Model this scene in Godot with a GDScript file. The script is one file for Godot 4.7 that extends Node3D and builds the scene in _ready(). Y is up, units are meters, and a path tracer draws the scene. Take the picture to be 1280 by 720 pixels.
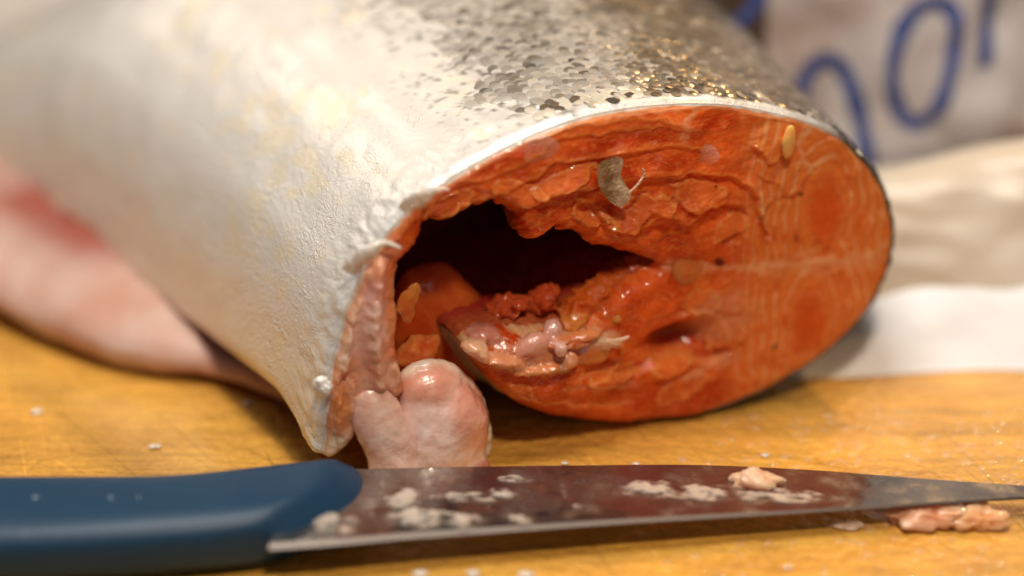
extends Node3D
# A close-up of a cut salmon on a wooden board with a knife before it. The builders work in centimetres (CM turns them into metres).
# The salmon lies along -z of its own node: x runs from the belly to the back of the cut face, y up, z out of the cut towards the knife.

const CM := 0.01
const TURN := 22.0
const BLADE_Y := 0.74
const BLADE_SLOPE := -0.028

var rng := RandomNumberGenerator.new()
var low := FastNoiseLite.new()
var mid := FastNoiseLite.new()
var high := FastNoiseLite.new()
var ridged := FastNoiseLite.new()
var taken := {}
var salmon: Node3D
var M := {}
# sampled outline of the cut: outer edge, inner edge, row number along it
var edge_out := PackedVector2Array()
var edge_in := PackedVector2Array()
var edge_smooth := PackedVector2Array()
var edge_row := PackedFloat32Array()
var face_z_out := PackedFloat32Array()
var face_z_in := PackedFloat32Array()


class Shell:
	var v := PackedVector3Array()
	var c := PackedColorArray()
	var uv := PackedVector2Array()
	var ix := PackedInt32Array()


func _ready() -> void:
	rng.seed = 11
	camera_and_light()
	setup_noise()
	make_materials()
	build_setting()
	build_bag()
	build_paper()
	build_salmon()
	build_knife()
	build_bits()


func camera_and_light() -> void:
	var cam := Camera3D.new()
	cam.name = "camera"
	cam.position = Vector3(-2.364, 25.443, 48.877) * CM
	cam.rotation_degrees = Vector3(-24, 0, 0)
	var lens := CameraAttributesPhysical.new()
	lens.frustum_focal_length = 147.05
	lens.frustum_focus_distance = 0.5255
	lens.frustum_near = 0.02
	lens.frustum_far = 60.0
	lens.exposure_aperture = 5.4
	cam.attributes = lens
	add_child(cam)
	cam.fov = 13.574
	cam.near = 0.02
	cam.far = 60.0
	cam.current = true
	var around := WorldEnvironment.new()
	around.name = "environment"
	var e := Environment.new()
	e.background_mode = Environment.BG_COLOR
	e.background_color = Color(0.29, 0.26, 0.24)
	e.background_energy_multiplier = 1.0
	e.tonemap_mode = Environment.TONE_MAPPER_LINEAR
	e.tonemap_exposure = 1.0
	e.sdfgi_enabled = true
	e.ssao_enabled = true
	e.ssil_enabled = true
	around.environment = e
	add_child(around)
	area("ceiling_lamp", Vector3(-0.10, 0.72, 0.02), Vector3(0, 0.03, 0), Vector2(0.28, 0.28), 0.43, Color(1.0, 0.98, 0.95))
	area("added_front_light", Vector3(0.06, 0.60, 0.34), Vector3(0, 0.03, 0), Vector2(0.06, 0.06), 0.24, Color(1.0, 0.92, 0.82))  # added small front light, for glints on the cut and brighter flesh
	area("side_lamp", Vector3(-0.60, 0.56, -0.42), Vector3(-0.05, 0.05, -0.05), Vector2(0.30, 0.30), 0.11, Color(1.0, 0.94, 0.85))
	area("warm_lamp", Vector3(0.34, 0.72, -0.50), Vector3(0.03, 0.03, 0), Vector2(0.07, 0.07), 0.30, Color(1.0, 0.78, 0.5))
	area("window_light", Vector3(0.30, 0.45, 0.80), Vector3(0.0, 0.03, 0), Vector2(0.3, 0.3), 0.03, Color(0.90, 0.95, 1.0))


func area(called: String, at: Vector3, aim: Vector3, size: Vector2, energy: float, tint: Color) -> void:
	var l := AreaLight3D.new()
	l.name = called
	l.area_size = size
	l.light_energy = energy
	l.light_color = tint
	l.shadow_enabled = true
	l.area_range = 5.0
	l.area_attenuation = 2.0
	add_child(l)
	l.look_at_from_position(at, aim, Vector3(0, 0, 1))


func setup_noise() -> void:
	for n in [[low, 1, 0.45], [mid, 2, 1.6], [high, 3, 6.0], [ridged, 4, 1.5]]:
		n[0].seed = n[1]
		n[0].noise_type = FastNoiseLite.TYPE_SIMPLEX_SMOOTH
		n[0].frequency = n[2]
		n[0].fractal_type = FastNoiseLite.FRACTAL_FBM
		n[0].fractal_octaves = 3
	ridged.fractal_type = FastNoiseLite.FRACTAL_RIDGED


# ---------- materials ----------

func lin(r: float, g: float, b: float) -> Color:
	return Color(r, g, b).linear_to_srgb()


func mat(called: String, tint: Color, rough: float, metal := 0.0) -> StandardMaterial3D:
	var m := StandardMaterial3D.new()
	m.resource_name = called
	m.albedo_color = tint
	m.roughness = rough
	m.metallic = metal
	M[called] = m
	return m


func coloured(m: StandardMaterial3D) -> StandardMaterial3D:
	m.vertex_color_use_as_albedo = true
	return m


func noise_map(freq: float, seed_: int, size: int, octaves := 4, ridge := false, warp := 0.0) -> NoiseTexture2D:
	var n := FastNoiseLite.new()
	n.seed = seed_
	n.noise_type = FastNoiseLite.TYPE_SIMPLEX_SMOOTH
	n.frequency = freq
	n.fractal_octaves = octaves
	n.fractal_type = FastNoiseLite.FRACTAL_RIDGED if ridge else FastNoiseLite.FRACTAL_FBM
	if warp > 0.0:
		n.domain_warp_enabled = true
		n.domain_warp_amplitude = warp
		n.domain_warp_frequency = freq * 0.7
	var t := NoiseTexture2D.new()
	t.width = size
	t.height = size
	t.seamless = true
	t.noise = n
	return t


func relief(m: StandardMaterial3D, t: Texture2D, depth_cm: float, tiles_per_cm: float) -> void:
	m.heightmap_enabled = true
	m.heightmap_texture = t
	m.heightmap_scale = depth_cm
	m.uv1_triplanar = true
	m.uv1_scale = Vector3.ONE * tiles_per_cm * 100.0


func make_materials() -> void:
	var fibre := noise_map(0.02, 21, 512, 5)
	var flesh := coloured(mat("flesh", Color.WHITE, 0.36))
	flesh.clearcoat_enabled = true
	flesh.clearcoat = 0.42
	flesh.clearcoat_roughness = 0.05
	flesh.metallic_specular = 0.2
	flesh.subsurf_scatter_enabled = true
	flesh.subsurf_scatter_strength = 0.4
	relief(flesh, fibre, 0.012, 0.45)
	var lobe := coloured(mat("lobe", Color.WHITE, 0.3))
	lobe.clearcoat_enabled = true
	lobe.clearcoat = 0.9
	lobe.clearcoat_roughness = 0.07
	lobe.subsurf_scatter_enabled = true
	lobe.subsurf_scatter_strength = 0.2
	relief(lobe, fibre, 0.022, 0.3)
	var soft_flap := coloured(mat("flap", Color.WHITE, 0.5))
	soft_flap.subsurf_scatter_enabled = true
	soft_flap.subsurf_scatter_strength = 0.2
	var inside := coloured(mat("inside", Color.WHITE, 0.4))
	relief(inside, fibre, 0.05, 0.3)
	var skin := coloured(mat("skin", Color.WHITE, 0.32, 0.1))
	skin.heightmap_enabled = true
	skin.heightmap_texture = scale_relief()
	skin.heightmap_scale = 0.045
	skin.clearcoat_enabled = true
	skin.clearcoat = 0.7
	skin.clearcoat_roughness = 0.27
	for k in 8:
		var g: float = [0.065, 0.11, 0.17, 0.25, 0.34, 0.44, 0.56, 0.70][k]
		var warm: float = [1.18, 1.25, 1.32, 1.30, 1.22, 1.12, 1.06, 1.03][k]
		var shine := mat("scale_%d" % k, lin(g * warm, g, g / (warm * 1.12)), 0.27, [0.5, 0.5, 0.5, 0.45, 0.35, 0.22, 0.12, 0.08][k])
		shine.clearcoat_enabled = true
		shine.clearcoat = 0.7
		shine.clearcoat_roughness = 0.10
	var mass := coloured(mat("scale_mass", Color.WHITE, 0.28, 0.35))
	mass.clearcoat_enabled = true
	mass.clearcoat = 0.5
	mass.clearcoat_roughness = 0.12
	var clear := mat("clear_scale", Color(0.86, 0.72, 0.64, 0.28), 0.3, 0.0)
	clear.clearcoat_enabled = true
	clear.clearcoat = 1.0
	clear.clearcoat_roughness = 0.06
	clear.transparency = BaseMaterial3D.TRANSPARENCY_ALPHA
	clear.cull_mode = BaseMaterial3D.CULL_DISABLED
	relief(clear, fibre, 0.06, 1.2)
	var brown := coloured(mat("brown_scale", Color.WHITE, 0.36, 0.15))
	brown.cull_mode = BaseMaterial3D.CULL_DISABLED
	relief(brown, fibre, 0.04, 1.0)
	var fat := coloured(mat("fat", Color.WHITE, 0.34))
	fat.clearcoat_enabled = true
	fat.clearcoat = 0.6
	fat.clearcoat_roughness = 0.12
	fat.subsurf_scatter_enabled = true
	fat.subsurf_scatter_strength = 0.1
	relief(fat, fibre, 0.04, 0.8)
	var smear := coloured(mat("film", Color.WHITE, 0.4))
	smear.transparency = BaseMaterial3D.TRANSPARENCY_ALPHA
	smear.cull_mode = BaseMaterial3D.CULL_DISABLED
	smear.clearcoat_enabled = true
	smear.clearcoat = 0.4
	smear.clearcoat_roughness = 0.15
	var wood := mat("wood", Color.WHITE, 0.42)
	wood.albedo_texture = wood_picture()
	wood.clearcoat_enabled = true
	wood.clearcoat = 0.55
	wood.clearcoat_roughness = 0.13
	wood.heightmap_enabled = true
	wood.heightmap_texture = noise_map(0.12, 31, 512, 4)
	wood.heightmap_scale = 0.08
	wood.uv1_scale = Vector3(1, 1, 1)
	mat("worktop", lin(0.045, 0.028, 0.018), 0.5)
	var steel := mat("steel", lin(0.36, 0.345, 0.335), 0.2, 0.95)
	relief(steel, noise_map(0.03, 41, 256, 3), 0.004, 0.3)
	steel.roughness = 0.38
	steel.roughness_texture = noise_map(0.015, 43, 256, 5)
	var bevel := mat("bevel", lin(0.13, 0.11, 0.095), 0.45, 1.0)
	bevel.resource_name = "bevel"
	var grip := mat("grip", lin(0.011, 0.042, 0.088), 0.42)
	grip.metallic_specular = 0.38
	relief(grip, noise_map(0.05, 47, 256, 4), 0.006, 0.25)
	var bag := coloured(mat("bag", Color.WHITE, 0.34))
	bag.backlight_enabled = true
	bag.backlight = Color(0.25, 0.25, 0.25)
	mat("ink", lin(0.026, 0.05, 0.19), 0.5)
	var paper := coloured(mat("paper", Color.WHITE, 0.75))
	paper.backlight_enabled = true
	paper.backlight = Color(0.3, 0.3, 0.3)


func scale_relief() -> ImageTexture:
	# Crinkled, fibrous slime over the silver skin. One tile is 6 cm and repeats without a seam.
	var n := 768
	var im := Image.create(n, n, false, Image.FORMAT_RGB8)
	var wrinkle := FastNoiseLite.new()
	wrinkle.seed = 5
	wrinkle.frequency = 1.0
	wrinkle.fractal_type = FastNoiseLite.FRACTAL_RIDGED
	wrinkle.fractal_octaves = 4
	for y in n:
		for x in n:
			var a := TAU * x / n
			var b := TAU * y / n
			var p := Vector3(cos(a) * 3.2, sin(a) * 3.2, cos(b) * 2.2)
			var q := sin(b) * 2.2
			var w1 := mid.get_noise_3d(p.x + q * 0.7, p.y - q * 0.5, p.z + q)
			var h := wrinkle.get_noise_3d(p.x + 0.9 * w1 + q * 0.83, p.y + 0.7 * w1 + q * 0.61, p.z * 1.3 - q * 0.74)
			var g := high.get_noise_3d(p.x * 1.4 + q, p.y * 1.4, p.z * 1.2 - q)
			var some := 0.25 + 0.75 * smoothstep(-0.15, 0.45, low.get_noise_3d(p.x * 0.8 + 30.0, p.y * 0.8 + q * 0.4, p.z * 0.8 - q))
			h = clampf(0.5 + some * (0.32 * h + 0.14 * g) + 0.12 * w1, 0.0, 1.0)
			im.set_pixel(x, y, Color(h, h, h))
	return ImageTexture.create_from_image(im)


func wood_picture() -> ImageTexture:
	# 26 cm by 26 cm of oiled hardwood: long grain, pores, a darker stave, fine knife cuts.
	var n := 1024
	var im := Image.create(n, n, false, Image.FORMAT_RGB8)
	var a := FastNoiseLite.new()
	a.seed = 61
	a.frequency = 1.0
	a.fractal_octaves = 4
	for y in n:
		for x in n:
			var u := float(x) / n * 26.0
			var v := float(y) / n * 26.0
			var warp := 0.5 * a.get_noise_2d(u * 0.09, v * 0.12)
			var broad := a.get_noise_2d(u * 0.05 + 9.0, v * 0.35 + warp)
			var grain := a.get_noise_2d(u * 0.22, (v + warp) * 4.2 + 40.0)
			var pore := a.get_noise_2d(u * 2.4 + 90.0, (v + warp) * 13.0)
			var fleck := a.get_noise_2d(u * 5.0 - 70.0, v * 7.0 + 20.0)
			var blot := a.get_noise_2d(u * 0.45 - 30.0, v * 0.5)
			var k := 1.0 + 0.28 * broad + 0.22 * grain + 0.16 * pore + 0.20 * blot + 0.14 * fleck
			if pore > 0.42:
				k *= 0.88
			var c := Color(0.62 * k, 0.315 * k * (1.0 + 0.05 * blot), 0.052 * k)
			im.set_pixel(x, y, c.linear_to_srgb())
	var r := RandomNumberGenerator.new()
	r.seed = 8
	for i in 900:
		var p := Vector2(r.randf() * n, r.randf() * n)
		var ang := r.randf_range(-0.5, 0.5) if r.randf() < 0.6 else r.randf_range(0.6, 1.4)
		var d := Vector2(cos(ang), sin(ang))
		var long := r.randf_range(40, 190)
		var f := r.randf_range(0.74, 0.92) if r.randf() < 0.55 else r.randf_range(1.06, 1.2)
		for s in int(long):
			var q := p + d * s + Vector2(0, 0.0006 * s * s)
			var xi := posmod(int(q.x), n)
			var yi := posmod(int(q.y), n)
			im.set_pixel(xi, yi, (im.get_pixel(xi, yi) * f).clamp())
	return ImageTexture.create_from_image(im)


# ---------- mesh helpers ----------

func numbered(called: String) -> String:
	var k: int = taken.get(called, 0)
	taken[called] = k + 1
	return called if k == 0 else "%s_%03d" % [called, k]


func thing(called: String, label: String, category: String, at := Vector3.ZERO, turn := 0.0, group := "") -> Node3D:
	var o := Node3D.new()
	o.name = numbered(called)
	add_child(o)
	o.position = at * CM
	o.rotation_degrees.y = turn
	tag(o, label, category, group)
	return o


func tag(o: Node, label: String, category: String, group := "") -> void:
	o.set_meta("label", label)
	o.set_meta("category", category)
	if group:
		o.set_meta("group", group)


func weave(sh: Shell, base: int, nu: int, nv: int, flip := false, closed := false) -> void:
	for i in (nu if closed else nu - 1):
		var r0 := base + i * nv
		var r1 := base + ((i + 1) % nu) * nv
		for j in nv - 1:
			var a := r0 + j
			var b := a + 1
			var d := r1 + j
			var e := d + 1
			if flip:
				sh.ix.append(a); sh.ix.append(d); sh.ix.append(b)
				sh.ix.append(b); sh.ix.append(d); sh.ix.append(e)
			else:
				sh.ix.append(a); sh.ix.append(b); sh.ix.append(d)
				sh.ix.append(b); sh.ix.append(e); sh.ix.append(d)


func commit(called: String, sh: Shell, m: Material, parent: Node) -> MeshInstance3D:
	var nor := PackedVector3Array()
	nor.resize(sh.v.size())
	for t in range(0, sh.ix.size(), 3):
		var a := sh.ix[t]
		var b := sh.ix[t + 1]
		var d := sh.ix[t + 2]
		var f := (sh.v[d] - sh.v[a]).cross(sh.v[b] - sh.v[a])
		nor[a] += f
		nor[b] += f
		nor[d] += f
	var at := PackedVector3Array()
	at.resize(sh.v.size())
	for i in sh.v.size():
		at[i] = sh.v[i] * CM
		nor[i] = nor[i].normalized() if nor[i].length_squared() > 1e-20 else Vector3.UP
	var arrays := []
	arrays.resize(Mesh.ARRAY_MAX)
	arrays[Mesh.ARRAY_VERTEX] = at
	arrays[Mesh.ARRAY_NORMAL] = nor
	arrays[Mesh.ARRAY_INDEX] = sh.ix
	if sh.c.size() == sh.v.size():
		arrays[Mesh.ARRAY_COLOR] = sh.c
	if sh.uv.size() == sh.v.size():
		arrays[Mesh.ARRAY_TEX_UV] = sh.uv
	var mesh := ArrayMesh.new()
	mesh.add_surface_from_arrays(Mesh.PRIMITIVE_TRIANGLES, arrays)
	var o := MeshInstance3D.new()
	o.name = called if parent != self else numbered(called)
	o.mesh = mesh
	o.material_override = m
	parent.add_child(o, true)
	return o


func axes(angle_deg: float, tilt_deg: float, radii: Vector3, roll_deg := 0.0) -> Basis:
	# x along the piece (turned by angle in the face), y across it, z its thickness, tipped forward by tilt
	var b := Basis(Vector3(0, 0, 1), deg_to_rad(angle_deg)) * Basis(Vector3(1, 0, 0), deg_to_rad(tilt_deg)) * Basis(Vector3(0, 1, 0), deg_to_rad(roll_deg))
	return Basis(b.x * radii.x, b.y * radii.y, b.z * radii.z)


func blob(sh: Shell, at: Vector3, b: Basis, amp: float, freq: float, seed_: float, c0: Color, c1: Color, nu := 26, nv := 16, floor_y := -100.0) -> void:
	# a rounded lump whose surface is pushed about by noise; colour runs from c0 to c1 with the noise
	var base := sh.v.size()
	var off := Vector3(seed_ * 3.7, seed_ * 1.9, -seed_ * 2.3)
	for i in nu:
		var th := TAU * i / nu
		for j in nv:
			var ph := PI * j / (nv - 1)
			var d := Vector3(sin(ph) * cos(th), cos(ph), sin(ph) * sin(th))
			var q := b * d
			var k := mid.get_noise_3dv(q * freq + off)
			var f := high.get_noise_3dv(q * freq * 0.8 + off)
			var p := at + q * (1.0 + amp * k * 1.6 + amp * 0.35 * f)
			p.y = maxf(p.y, floor_y)
			sh.v.append(p)
			sh.c.append(c0.lerp(c1, clampf(0.35 + 0.9 * k + 0.5 * f + 0.5 * pow(1.0 - absf(d.z), 3.0), 0.0, 1.0)))
	weave(sh, base, nu, nv, false, true)


func meld(sh: Shell, lumps: Array, k: float, cell: float, amp: float, freq: float, floor_y := -100.0) -> void:
	# rounded lumps [centre, radii, turn in the face, colour] that run into one another, meshed as one skin (surface nets)
	var box := AABB(lumps[0][0], Vector3.ZERO)
	var turned := []
	for l in lumps:
		var reach: float = maxf(l[1].x, maxf(l[1].y, l[1].z)) + k + amp
		box = box.merge(AABB(l[0] - Vector3.ONE * reach, Vector3.ONE * reach * 2.0))
		turned.append([l[0], l[1], Basis(Vector3(0, 0, 1), -deg_to_rad(l[2])), minf(l[1].x, minf(l[1].y, l[1].z)), l[3], reach])
	var nx := int(box.size.x / cell) + 2
	var ny := int(box.size.y / cell) + 2
	var nz := int(box.size.z / cell) + 2
	var field := PackedFloat32Array()
	field.resize(nx * ny * nz)
	for x in nx:
		for y in ny:
			for z in nz:
				var p := box.position + Vector3(x, y, z) * cell
				var d := 9.0
				for l in turned:
					var q: Vector3 = p - l[0]
					if q.length() > l[5] + 0.2:
						continue
					q = l[2] * q / l[1]
					var e: float = (q.length() - 1.0) * l[3]
					var h := clampf(0.5 + 0.5 * (d - e) / k, 0.0, 1.0)
					d = lerpf(d, e, h) - k * h * (1.0 - h)
				if absf(d) < amp * 2.0 + cell * 2.0:
					d += amp * (mid.get_noise_3dv(p * freq) + 0.35 * high.get_noise_3dv(p * freq * 0.8))
				d = maxf(d, floor_y - p.y)
				field[(x * ny + y) * nz + z] = d
	var at := {}
	var sx := ny * nz
	for x in nx - 1:
		for y in ny - 1:
			for z in nz - 1:
				var o := (x * ny + y) * nz + z
				var inside := 0
				for c in 8:
					if field[o + (c & 1) * sx + ((c >> 1) & 1) * nz + (c >> 2)] < 0.0:
						inside += 1
				if inside == 0 or inside == 8:
					continue
				var sum := Vector3.ZERO
				var count := 0
				for c in 8:
					for ax in 3:
						if c & (1 << ax):
							continue
						var c2 := c | (1 << ax)
						var f0 := field[o + (c & 1) * sx + ((c >> 1) & 1) * nz + (c >> 2)]
						var f1 := field[o + (c2 & 1) * sx + ((c2 >> 1) & 1) * nz + (c2 >> 2)]
						if (f0 < 0.0) == (f1 < 0.0):
							continue
						var v := Vector3(c & 1, (c >> 1) & 1, c >> 2)
						v[ax] += f0 / (f0 - f1)
						sum += v
						count += 1
				var p := box.position + (Vector3(x, y, z) + sum / count) * cell
				at[o] = sh.v.size()
				sh.v.append(p)
				var tint := Color(0, 0, 0)
				var whole := 0.0
				for l in turned:
					var q: Vector3 = l[2] * (p - l[0]) / l[1]
					var w := exp(-6.0 * maxf(0.0, (q.length() - 1.0) * l[3]) / (k + 0.02))
					tint += l[4] * w
					whole += w
				var n := mid.get_noise_3dv(p * 1.1 + Vector3(9, 5, 2)) + 0.4 * high.get_noise_3dv(p * 0.6)
				tint = tint * ((1.0 + 0.08 * n) / whole)
				tint.g *= 1.0 + 0.16 * n
				tint.b *= 1.0 + 0.2 * n
				tint.a = 1.0
				sh.c.append(tint)
	for x in range(1, nx - 1):
		for y in range(1, ny - 1):
			for z in range(1, nz - 1):
				var o := (x * ny + y) * nz + z
				var solid := field[o] < 0.0
				for ax in 3:
					var step: int = [sx, nz, 1][ax]
					if solid == (field[o + step] < 0.0):
						continue
					var u: int = [nz, 1, sx][ax]
					var v2: int = [1, sx, nz][ax]
					var a: int = at[o]
					var b: int = at[o - u]
					var c: int = at[o - u - v2]
					var d: int = at[o - v2]
					if solid:
						sh.ix.append_array(PackedInt32Array([a, c, b, a, d, c]))
					else:
						sh.ix.append_array(PackedInt32Array([a, b, c, a, c, d]))


func tube(sh: Shell, pts: Array, radius: float, c: Color, sides := 8) -> void:
	var base := sh.v.size()
	var path := smooth_path(pts, 6)
	for i in path.size():
		var t: Vector3 = (path[mini(i + 1, path.size() - 1)] - path[maxi(i - 1, 0)]).normalized()
		var s := t.cross(Vector3(0.1, 0.2, 1)).normalized()
		var u := s.cross(t)
		var e := sin(PI * clampf((i + 0.3) / (path.size() - 0.4), 0.02, 0.98))
		for k in sides + 1:
			var an := TAU * k / sides
			sh.v.append(path[i] + (s * cos(an) + u * sin(an)) * radius * pow(e, 0.4))
			sh.c.append(c)
	weave(sh, base, path.size(), sides + 1)


func smooth_path(pts: Array, per: int) -> Array:
	var out := []
	var n := pts.size()
	for i in n - 1:
		var a = pts[maxi(i - 1, 0)]
		var d = pts[mini(i + 2, n - 1)]
		for k in per:
			out.append(pts[i].cubic_interpolate(pts[i + 1], a, d, float(k) / per))
	out.append(pts[n - 1])
	return out


# ---------- the setting ----------

func build_setting() -> void:
	var top := Shell.new()
	for i in 2:
		for j in 2:
			top.v.append(Vector3([-150.0, 150.0][i], -3.6, [60.0, -200.0][j]))
	weave(top, 0, 2, 2)
	var o := commit("worktop", top, M.worktop, self)
	o.set_meta("kind", "structure")
	o.set_meta("label", "dark worktop under the wooden cutting board")
	var board := thing("cutting_board", "golden brown wooden cutting board under the fish and knife", "cutting board", Vector3(0, 0, 0))
	var sh := Shell.new()
	var ring := [Vector2(-3.4, 0.4), Vector2(-3.0, 0.0), Vector2(-0.35, 0.0), Vector2(-0.1, 0.1), Vector2(0.0, 0.35)]
	# top face with rounded edges; 48 cm by 30 cm
	var xs := Vector2(-27, 21)
	var zs := Vector2(12, -20)
	var r := 0.4
	for step in 7:
		var y := 0.0
		var inset := 0.0
		if step < 4:
			var an := PI / 2 * step / 3.0
			y = -r * (1.0 - cos(an))
			inset = r * (1.0 - sin(an))
		else:
			y = [-2.8, -3.2, -3.55][step - 4]
			inset = [0.0, 0.1, 0.4][step - 4]
		for k in 5:
			var sx: float = [xs.x + inset, xs.y - inset, xs.y - inset, xs.x + inset, xs.x + inset][k]
			var sz: float = [zs.x - inset, zs.x - inset, zs.y + inset, zs.y + inset, zs.x - inset][k]
			sh.v.append(Vector3(sx, y, sz))
			sh.uv.append(Vector2(sx + y, sz + y * 0.7) / 26.0)
	weave(sh, 0, 7, 5, true)
	var base := sh.v.size()
	for i in 2:
		for j in 2:
			var p := Vector3([xs.x + r, xs.y - r][i], 0.0, [zs.x - r, zs.y + r][j])
			sh.v.append(p)
			sh.uv.append(Vector2(p.x, p.z) / 26.0)
	weave(sh, base, 2, 2)
	commit("board", sh, M.wood, board)


# ---------- plastic bag and paper behind the fish ----------

func wall_z(x: float, y: float) -> float:
	return -11.0 - 0.2 * (y - 3.0) + 0.35 * low.get_noise_2d(x * 0.6, y * 0.5) + 0.10 * mid.get_noise_2d(x * 0.35 + 9.0, y * 0.3)


func build_bag() -> void:
	var bag := thing("plastic_bag", "pale plastic bag with blue handwritten digits standing behind the fish", "bag")
	var sh := Shell.new()
	# the upright side that carries the writing
	var nu := 70
	var nv := 60
	for side in 2:
		var base := sh.v.size()
		for i in nu:
			for j in nv:
				var x := lerpf(4.3, 21.0, i / (nu - 1.0))
				var y := lerpf(0.05, 15.0, j / (nv - 1.0))
				var p := Vector3(x, y, wall_z(x, y) - side * 1.2 * sin(PI * i / (nu - 1.0)) - 0.02 * side)
				sh.v.append(p)
				var k := low.get_noise_2d(x * 0.7 + 20.0, y * 0.7)
				var q := low.get_noise_2d(x * 0.5 - 31.0, y * 0.6 + 3.0)
				var c := Color(0.435, 0.375, 0.36).lerp(Color(0.50, 0.465, 0.46), clampf(0.5 + 1.4 * k, 0, 1))
				c = c.lerp(Color(0.34, 0.235, 0.19), clampf(1.7 * q - 0.15, 0, 0.75))
				sh.c.append(c)
		weave(sh, base, nu, nv, side == 1)
	commit("panel", sh, M.bag, bag)
	# the slack lower fold that bulges forward onto the board
	var fold := Shell.new()
	var prof := [Vector2(-5.2, 0.02), Vector2(-4.9, 0.5), Vector2(-5.2, 1.5), Vector2(-5.5, 2.3), Vector2(-5.8, 3.1), Vector2(-6.3, 3.75), Vector2(-7.2, 3.9), Vector2(-8.6, 3.3), Vector2(-10.4, 2.6)]
	var path := smooth_path(prof, 6)
	nu = 80
	for i in nu:
		var x := lerpf(5.1, 21.0, i / (nu - 1.0))
		var grow := 0.86 + 0.055 * (x - 5.0)
		if x > 12.0:
			grow = 1.245 - 0.02 * (x - 12.0)
		for j in path.size():
			var p: Vector2 = path[j]
			var h: float = p.y * grow
			var k := mid.get_noise_2d(x * 0.10 + 5.0, h * 0.42)
			var z: float = p.x + 0.25 * low.get_noise_2d(x * 0.4, h * 0.6) + 0.16 * k * minf(1.0, h)
			fold.v.append(Vector3(x, h, z))
			var c := Color(0.62, 0.52, 0.40).lerp(Color(0.70, 0.63, 0.54), clampf(0.5 + 1.6 * k, 0, 1))
			fold.c.append(c)
	weave(fold, 0, nu, path.size(), false)
	commit("lower_fold", fold, M.bag, bag)
	# blue marker strokes lying on the bag's skin
	var strokes := [
		["handwritten_zero", 0.2, [Vector2(2.378, 7.073), Vector2(2.472, 6.462), Vector2(2.75, 6.094), Vector2(3.17, 5.93), Vector2(3.647, 6.094), Vector2(3.993, 6.503), Vector2(4.084, 7.073), Vector2(3.853, 8.086), Vector2(3.021, 8.288), Vector2(2.513, 7.682), Vector2(2.378, 7.073)]],
		["handwritten_zero", 0.215, [Vector2(7.182, 1.475), Vector2(7.042, 2.528), Vector2(6.818, 3.574), Vector2(6.494, 4.509), Vector2(6.142, 5.025), Vector2(5.7, 5.108), Vector2(5.353, 4.778), Vector2(5.199, 4.239), Vector2(5.181, 3.365), Vector2(5.359, 2.213), Vector2(5.913, 1.369), Vector2(6.559, 1.051), Vector2(7.182, 1.475)]],
		["handwritten_zero", 0.22, [Vector2(8.801, 6.666), Vector2(8.265, 6.503), Vector2(7.787, 5.889), Vector2(7.588, 5.025), Vector2(7.681, 4.156), Vector2(7.953, 3.616), Vector2(8.337, 3.491), Vector2(8.745, 3.824), Vector2(9.012, 4.509), Vector2(9.186, 5.396), Vector2(9.194, 6.217), Vector2(8.801, 6.666)]],
		["handwritten_one", 0.19, [Vector2(10.142, 7.884), Vector2(10.116, 7.073), Vector2(10.073, 6.155), Vector2(10.042, 5.437), Vector2(10.023, 4.922)]]]
	for s in strokes:
		var path2 := smooth_path(s[2], 8)
		var rb := Shell.new()
		for i in path2.size():
			var a: Vector2 = path2[i]
			var t: Vector2 = (path2[mini(i + 1, path2.size() - 1)] - path2[maxi(i - 1, 0)]).normalized()
			var side := Vector2(-t.y, t.x)
			var wide: float = s[1] * (1.0 + 0.35 * mid.get_noise_2d(a.x * 0.6, a.y * 0.6))
			for k in 7:
				var q: Vector2 = a + side * wide * (k - 3) / 3.0
				rb.v.append(Vector3(q.x, q.y, wall_z(q.x, q.y) + (0.03 if k % 6 else 0.012)))
		weave(rb, 0, path2.size(), 7, true)
		commit(s[0], rb, M.ink, bag)


func build_paper() -> void:
	var sh := Shell.new()
	var prof := [Vector2(-3.0, 0.03), Vector2(-3.15, 0.08), Vector2(-3.6, 0.45), Vector2(-4.2, 0.95), Vector2(-4.7, 1.35), Vector2(-5.1, 1.5), Vector2(-5.6, 1.2)]
	var path := smooth_path(prof, 6)
	var nu := 90
	for i in nu:
		var x := lerpf(4.2, 22.0, i / (nu - 1.0))
		var grow := smoothstep(3.2, 9.0, x) * 0.95 + 0.12
		for j in path.size():
			var p: Vector2 = path[j]
			var h := p.y * grow
			var k := mid.get_noise_2d(x * 0.16 + 50.0, p.x * 0.3)
			var back := 0.05 * (x - 4.2) + 0.12 * sin(x * 0.9)
			sh.v.append(Vector3(x, maxf(0.03, h + 0.1 * k * smoothstep(0.1, 0.6, h)), p.x - back + 0.12 * k * smoothstep(0.2, 0.8, h)))
			sh.c.append(Color(0.86, 0.85, 0.86))
	weave(sh, 0, nu, path.size(), false)
	var o := commit("white_paper", sh, M.paper, self)
	tag(o, "crumpled white paper lying on the board right of the fish", "paper")


# ---------- the salmon ----------

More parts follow.
